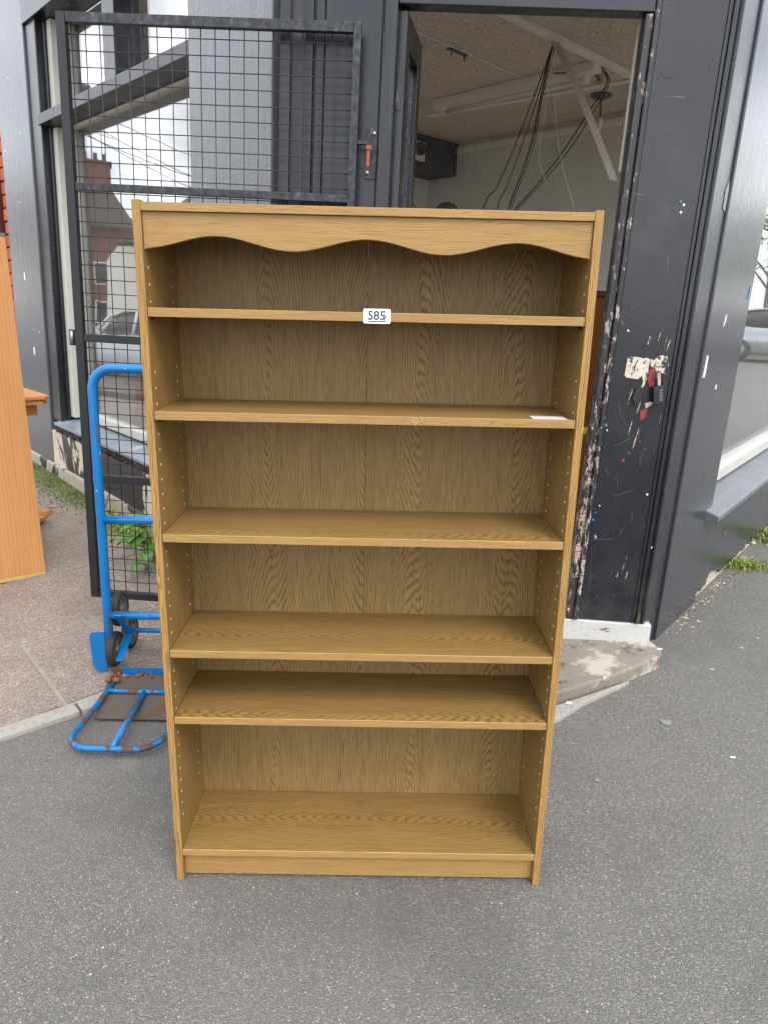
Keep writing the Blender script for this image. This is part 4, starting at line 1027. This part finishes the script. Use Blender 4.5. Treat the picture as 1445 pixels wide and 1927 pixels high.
for i in range(320):
    s = random.uniform(.30, 1.75); p = BM_ @ RW(s, .03 + abs(random.gauss(0, .045)), 0); r_ = random.choice((.003, .004, .006, .010)) * random.uniform(.6, 1.3)
    vs_ = [Vector((p.x, p.y, r_ * .5)) + Vector((random.uniform(-1, 1), random.uniform(-1, 1), random.uniform(-.6, .6))) * r_ for _ in range(5)]
    db.add(vs_, [(0, 1, 2), (0, 2, 3), (0, 3, 1), (1, 4, 2), (2, 4, 3), (3, 4, 1)])
tag(db.build('plaster_rubble', 'chips'), 'crumbs of fallen render along the foot of the right wall', None, None, 'stuff')
def scrap(name, x, y, z, r_, mat, label, cat, el_=1.0, n=11, seed=1, ph=0):
    random.seed(seed); P = []
    for k in range(n):
        a = 2 * math.pi * k / n; rr = r_ * random.uniform(.75, 1.15); P.append((x + rr * math.cos(a + ph), y + rr * el_ * math.sin(a + ph)))
    return tag(MB().slab(P, z, z + .002).build(name, mat), label, cat)
gum = plain('flattened_gum', (.20, .195, .185), .8, 0, 30, .3)
M['gum'] = gum
scrap('chewing_gum', 1.06, .75, .002, .018, 'gum', 'large flat grey gum spot on the asphalt right of the bookcase', 'chewing gum', 1, 14, 2)
scrap('chewing_gum', .72, .42, .002, .011, 'gum', 'small pale gum spot on the asphalt right of the bookcase, nearer the camera', 'chewing gum', .9, 12, 3)
scrap('paper_scrap', 1.20, .55, .002, .012, 'paper', 'tiny white scrap at the right edge of the asphalt', 'litter', .4, 7, 4)
scrap('paper_scrap', 1.205, 1.215, .056, .012, 'paper', 'white paint scrap on the corner of the doorstep', 'litter', .6, 7, 5)
scrap('paper_scrap', .735, .835, .022, .012, 'paper', 'white blob of litter in front of the doorstep fillet', 'litter', .8, 9, 6)
scrap('paper_scrap', -1.24, 2.18, .117, .03, 'paper', 'white scrap of paper on the paving behind the blue sack truck', 'litter', .5, 7, 7)
for k, (x, y, r_) in enumerate(((1.55, 1.62, .012), (1.62, 1.35, .010), (1.45, 1.58, .010), (1.40, 1.15, .012), (1.74, 1.45, .009), (-1.55, 2.72, .022), (-1.72, 2.80, .020))):
    z = .002 if x > 0 else PZ(x, y, .002)
    o = scrap('dry_leaf', x, y, z, r_, 'lining', ['pale dry leaf nearest the plaster rubble by the right wall', 'pale dry leaf on open asphalt right of the step', 'pale curled leaf beside the rubble below the right sill', 'pale leaf lowest on the asphalt right of the doorstep', 'small pale leaf farthest right on the asphalt', 'pale leaf on the paving near the mossy plinth', 'pale leaf on the paving farther left near the mossy plinth'][k], 'leaf', .45, 8, 40 + k, k)
    o['group'] = 'dry leaves lying on the ground'

# ------------------------------------------------------------------ the street the windows mirror
F2 = Vector((-.883, .467, 0)); R2 = Vector((-.467, -.883, 0)); P2 = Vector((-1.7, 3.15, 0))
def ST(r, d, z): p = P2 + F2 * d + R2 * r; return Vector((p.x, p.y, z))
def house(name, label, r0, r1, d0, d1, ze, zr, hip, wall, roof):
    h_ = thing(name, label, 'house')
    part('wall', wall, h_, (r0, d0, 0), (r1, d1, ze), ST, 0)
    e = .3; dm = (d0 + d1) / 2
    vs_ = [ST(r0 - e, d0 - e, ze), ST(r1 + e, d0 - e, ze), ST(r1 + e, d1 + e, ze), ST(r0 - e, d1 + e, ze), ST(r0 + hip, dm, zr), ST(r1 - hip, dm, zr)]
    MB().add(vs_, [(0, 1, 5, 4), (1, 2, 5), (2, 3, 4, 5), (3, 0, 4), (3, 2, 1, 0)]).build('roof', roof, h_)
    part('gutter', 'black', h_, (r0 - e, d0 - e - .12, ze - .12), (r1 + e, d0 - e - .01, ze - .01), ST, 0)
    for rr in (r0 + (r1 - r0) * f_ for f_ in (.2, .5, .8)):
        for zz_ in (1.0, 3.3):
            w = part('window', 'whiterender', h_, (rr - .55, d0 - .03, zz_), (rr + .55, d0 - .001, zz_ + 1.35), ST, 0)
            part('pane', 'carglass', w, (rr - .47, d0 - .05, zz_ + .08), (rr + .47, d0 - .031, zz_ + 1.27), ST, 0)
    return h_
h1 = house('brick_terrace_house', 'brick house with dark tiled hip roof and a chimney mirrored in the left window', -7.5, 2.0, 45, 52, 6.8, 10.1, 1.7, 'farbrick', 'tiles')
chm = part('chimney', 'farbrick', h1, (-1.1, 47.6, 8.0), (.75, 49.0, 10.8), ST, .02)
part('chimney_cap', 'farbrick', chm, (-1.2, 47.5, 10.801), (.85, 49.1, 10.95), ST, .02)
for rr in (-.7, -.15, .4): MB().lathe([(.13, 0), (.11, .45), (.13, .5), (.08, .5)], ST(rr, 48.3, 10.95), (0, 0, 1), 10).build('chimney_pot', 'farbrick', chm)
an = MB().tube([ST(.3, 48.3, 10.9), ST(.3, 48.3, 13.0)], .03, 6).tube([ST(-.3, 48.3, 12.7), ST(1.1, 48.3, 12.4)], .02, 5)
for k in range(5): an.tube([ST(-.2 + .28 * k, 47.9, 12.68 - .06 * k), ST(-.2 + .28 * k, 48.7, 12.68 - .06 * k)], .012, 5)
an.build('aerial', 'steel', chm)
h2 = house('slate_roof_house', 'house with grey slate roof mirrored at the right of the left window', 5.0, 16, 44, 52, 8.4, 12.2, 4.0, 'farbrick', 'slate')
wb = thing('white_outbuilding', 'white rendered outbuilding mirrored in front of the brick house', 'building')
MB().prism([(.3, 0), (4.6, 0), (4.6, 5.2), (.9, 5.0), (.3, 4.2)], 37, 41, lambda a, w, b: ST(a, w, b)).build('wall', 'whiterender', wb)
part('roof_edge', 'slate', wb, (.9, 36.8, 5.22), (4.8, 41.2, 5.32), ST, 0)

def car(name, label, paint, mat):
    c_ = thing(name, label, 'car', 'cars parked in the mirrored street', mat=mat)
    # stations along the length: x, half width, floor, belt, roof (None = bonnet)
    low = [(-2.05, .72, .42, .78), (-1.95, .82, .28, .95), (-1.3, .88, .22, 1.0), (0, .89, .20, .98), (1.0, .88, .20, .94), (1.7, .84, .22, .84), (2.05, .70, .32, .66)]
    def loft(st, name_, mt, par=None):
        m = MB(); n_ = len(st[0])
        m.add([p for r_ in st for p in r_], [(i * n_ + j, i * n_ + (j + 1) % n_, (i + 1) * n_ + (j + 1) % n_, (i + 1) * n_ + j) for i in range(len(st) - 1) for j in range(n_)] + [tuple(range(n_)), tuple(range((len(st) - 1) * n_, len(st) * n_))[::-1]], 0, True)
        return m.build(name_, mt, par or c_)
    loft([[(x, -w * .86, f), (x, -w, f + .12), (x, -w, (f + b) / 2), (x, -w * .93, b - .05), (x, -w * .80, b), (x, w * .80, b), (x, w * .93, b - .05), (x, w, (f + b) / 2), (x, w, f + .12), (x, w * .86, f)] for x, w, f, b in low], 'body', paint)
    cab = [(-1.85, .70, .92, .95), (-1.45, .76, .96, 1.34), (-.7, .78, .97, 1.47), (.1, .77, .96, 1.46), (.55, .74, .94, 1.30), (1.15, .68, .90, .94)]
    loft([[(x, -w, b), (x, -w * .80, r_), (x, w * .80, r_), (x, w, b)] for x, w, b, r_ in cab], 'cabin_glass', 'carglass')
    rf = [(-1.6, .60, 1.27), (-1.2, .63, 1.42), (-.6, .64, 1.495), (.1, .63, 1.485), (.45, .60, 1.36)]
    loft([[(x, -w, z - .015), (x, -w * .8, z + .015), (x, w * .8, z + .015), (x, w, z - .015)] for x, w, z in rf], 'roof', paint)
    for sy in (-1, 1):
        for pts in ([(-1.72, .74, .98), (-1.28, .645, 1.43)], [(-.35, .80, .97), (-.35, .645, 1.485)], [(.42, .63, 1.40), (1.1, .70, .93)]):
            MB().tube([(x, sy * y, z) for x, y, z in pts], .035, 6).build('pillar', paint, c_)
        for x in (-1.28, 1.28):
            w = D.objects.new('wheel', None); C.objects.link(w); w.parent = c_
            MB().lathe([(.20, -.1), (.30, -.1), (.315, -.06), (.315, .06), (.30, .1), (.20, .1)], (x, sy * .80, .315), (0, 1, 0), 24).build('tyre', 'rubber', w)
            MB().lathe([(0, .08), (.06, .09), (.20, .07), (.205, -.08), (0, -.08)], (x, sy * .81, .315), (0, sy, 0), 16).build('rim', 'steel', w)
        MB().box((-2.02, sy * .70 - .12, .68), (-1.93, sy * .70 + .12, .88)).build('tail_light', 'lampred', c_, .02)
        MB().box((1.86, sy * .60 - .15, .58), (2.02, sy * .60 + .15, .72)).build('headlight', 'lampglass', c_, .02)
        MB().lathe([(0, -.1), (.08, -.08), (.09, .0), (.06, .08), (0, .1)], (.62, sy * .98, .98), (0, 1, 0), 10).build('wing_mirror', paint, c_)
    MB().box((-2.09, -.26, .52), (-2.04, .26, .63)).build('number_plate', 'plate', c_)
    return c_
def place(r, d, ang):
    p = ST(r, d, 0); return Matrix.Translation(p) @ Matrix.Rotation(ang, 4, 'Z')
fa = math.atan2(F2.y, F2.x)
car('parked_car', 'white hatchback mirrored nearest in the left window', 'carwhite', place(.95, 13.0, fa - R(38) + math.pi * 0))
car('parked_car', 'white car with yellow rear plate mirrored behind the hatchback', 'carwhite', place(-1.0, 18.5, fa + R(4)))
sl = thing('street_lamp', 'street lamp with flat grey head mirrored in the upper left window', 'street lamp')
MB().tube([ST(-1.7, 18, 0), ST(-1.7, 18, 3), ST(-1.7, 18, 7.1)], [.09, .07, .05], 10).build('post', 'steel', sl)
MB().tube([ST(-1.7, 18, 7.0), ST(-1.3, 18, 7.25), ST(-.75, 18, 7.25)], .03, 8).build('arm', 'steel', sl)
MB().box((-.80, 17.85, 7.17), (-.15, 18.15, 7.33), ST).build('lamp_head', 'hub', sl, .05)
WL = ['lowest', 'second lowest', 'second highest', 'highest']
for k, (z0, z1) in enumerate(((6.7, 5.2), (7.0, 5.6), (6.5, 6.2), (7.3, 6.6))):
    P = [ST(-1.65 + 10 * u, 18 + 6 * u, z0 + (z1 - z0) * u - .5 * math.sin(math.pi * u)) for u in [j / 10 for j in range(11)]]
    tag(MB().tube(P, .012, 5).build('overhead_wire', 'black'), WL[k] + ' overhead wire on the mirrored lamp post side of the left window', 'wire', 'overhead wires of the mirrored street')
# right hand street: trees, a wall and a parked car
F3 = Vector((.78, .625, 0)); R3 = Vector((-.625, .78, 0)); P3 = Vector((1.95, 2.45, 0))
def SR(r, d, z): p = P3 + F3 * d + R3 * r; return Vector((p.x, p.y, z))
def tree(label, r, d, h, seed):
    random.seed(seed); t_ = thing('street_tree', label, 'tree', 'trees along the mirrored street')
    tr_ = MB().tube([SR(r, d, 0), SR(r + .05, d, h * .3), SR(r - .05, d, h * .62), SR(r, d, h * .85)], [.16, .12, .08, .03], 8)
    for k in range(7):
        a = random.uniform(0, 6.28); z = h * random.uniform(.35, .7); tr_.tube([SR(r, d, z), SR(r + .7 * math.cos(a), d + .7 * math.sin(a), z + .6), SR(r + 1.2 * math.cos(a), d + 1.2 * math.sin(a), z + 1.0)], [.05, .03, .01], 5)
    tr_.build('trunk', 'bark', t_)
    m = MB(); cl_ = [(Vector((random.gauss(0, .8), random.gauss(0, .8), h * random.uniform(.45, .98))), random.uniform(.4, .8)) for _ in range(16)]
    for _ in range(2600):
        c_, rr = random.choice(cl_); p = c_ + Vector((random.gauss(0, 1), random.gauss(0, 1), random.gauss(0, .8))) * rr * .5
        q_ = SR(r + p.x, d + p.y, max(p.z, h * .3)); a, b = [Vector((random.gauss(0, 1), random.gauss(0, 1), random.gauss(0, 1))).normalized() * .085 for _ in range(2)]
        m.add([q_ - a, q_ + b * .6, q_ + a, q_ - b * .6], [(0, 1, 2, 3)])
    m.build('crown', 'treeleaf', t_, recalc=False)
tree('leafy tree mirrored nearest in the right window', .3, 25, 4.4, 51)
tree('leafy tree mirrored behind the nearest one in the right window', -2.6, 29, 5.6, 52)
tree('leafy tree mirrored farthest off in the right window', 3.2, 33, 6.0, 53)
car('parked_car', 'silver car mirrored in the right window', 'carsilver', Matrix.Translation(SR(.7, 20.0, 0)) @ Matrix.Rotation(math.atan2(F3.y, F3.x) + R(70), 4, 'Z'))
gw = thing('garden_wall', 'low pale garden wall below the trees mirrored in the right window', 'wall')
part('wall', 'facade', gw, (-9, 22, 0), (9, 22.25, .9), SR, .02); part('coping', 'kerb', gw, (-9, 21.95, .901), (9, 22.3, .98), SR, .02)
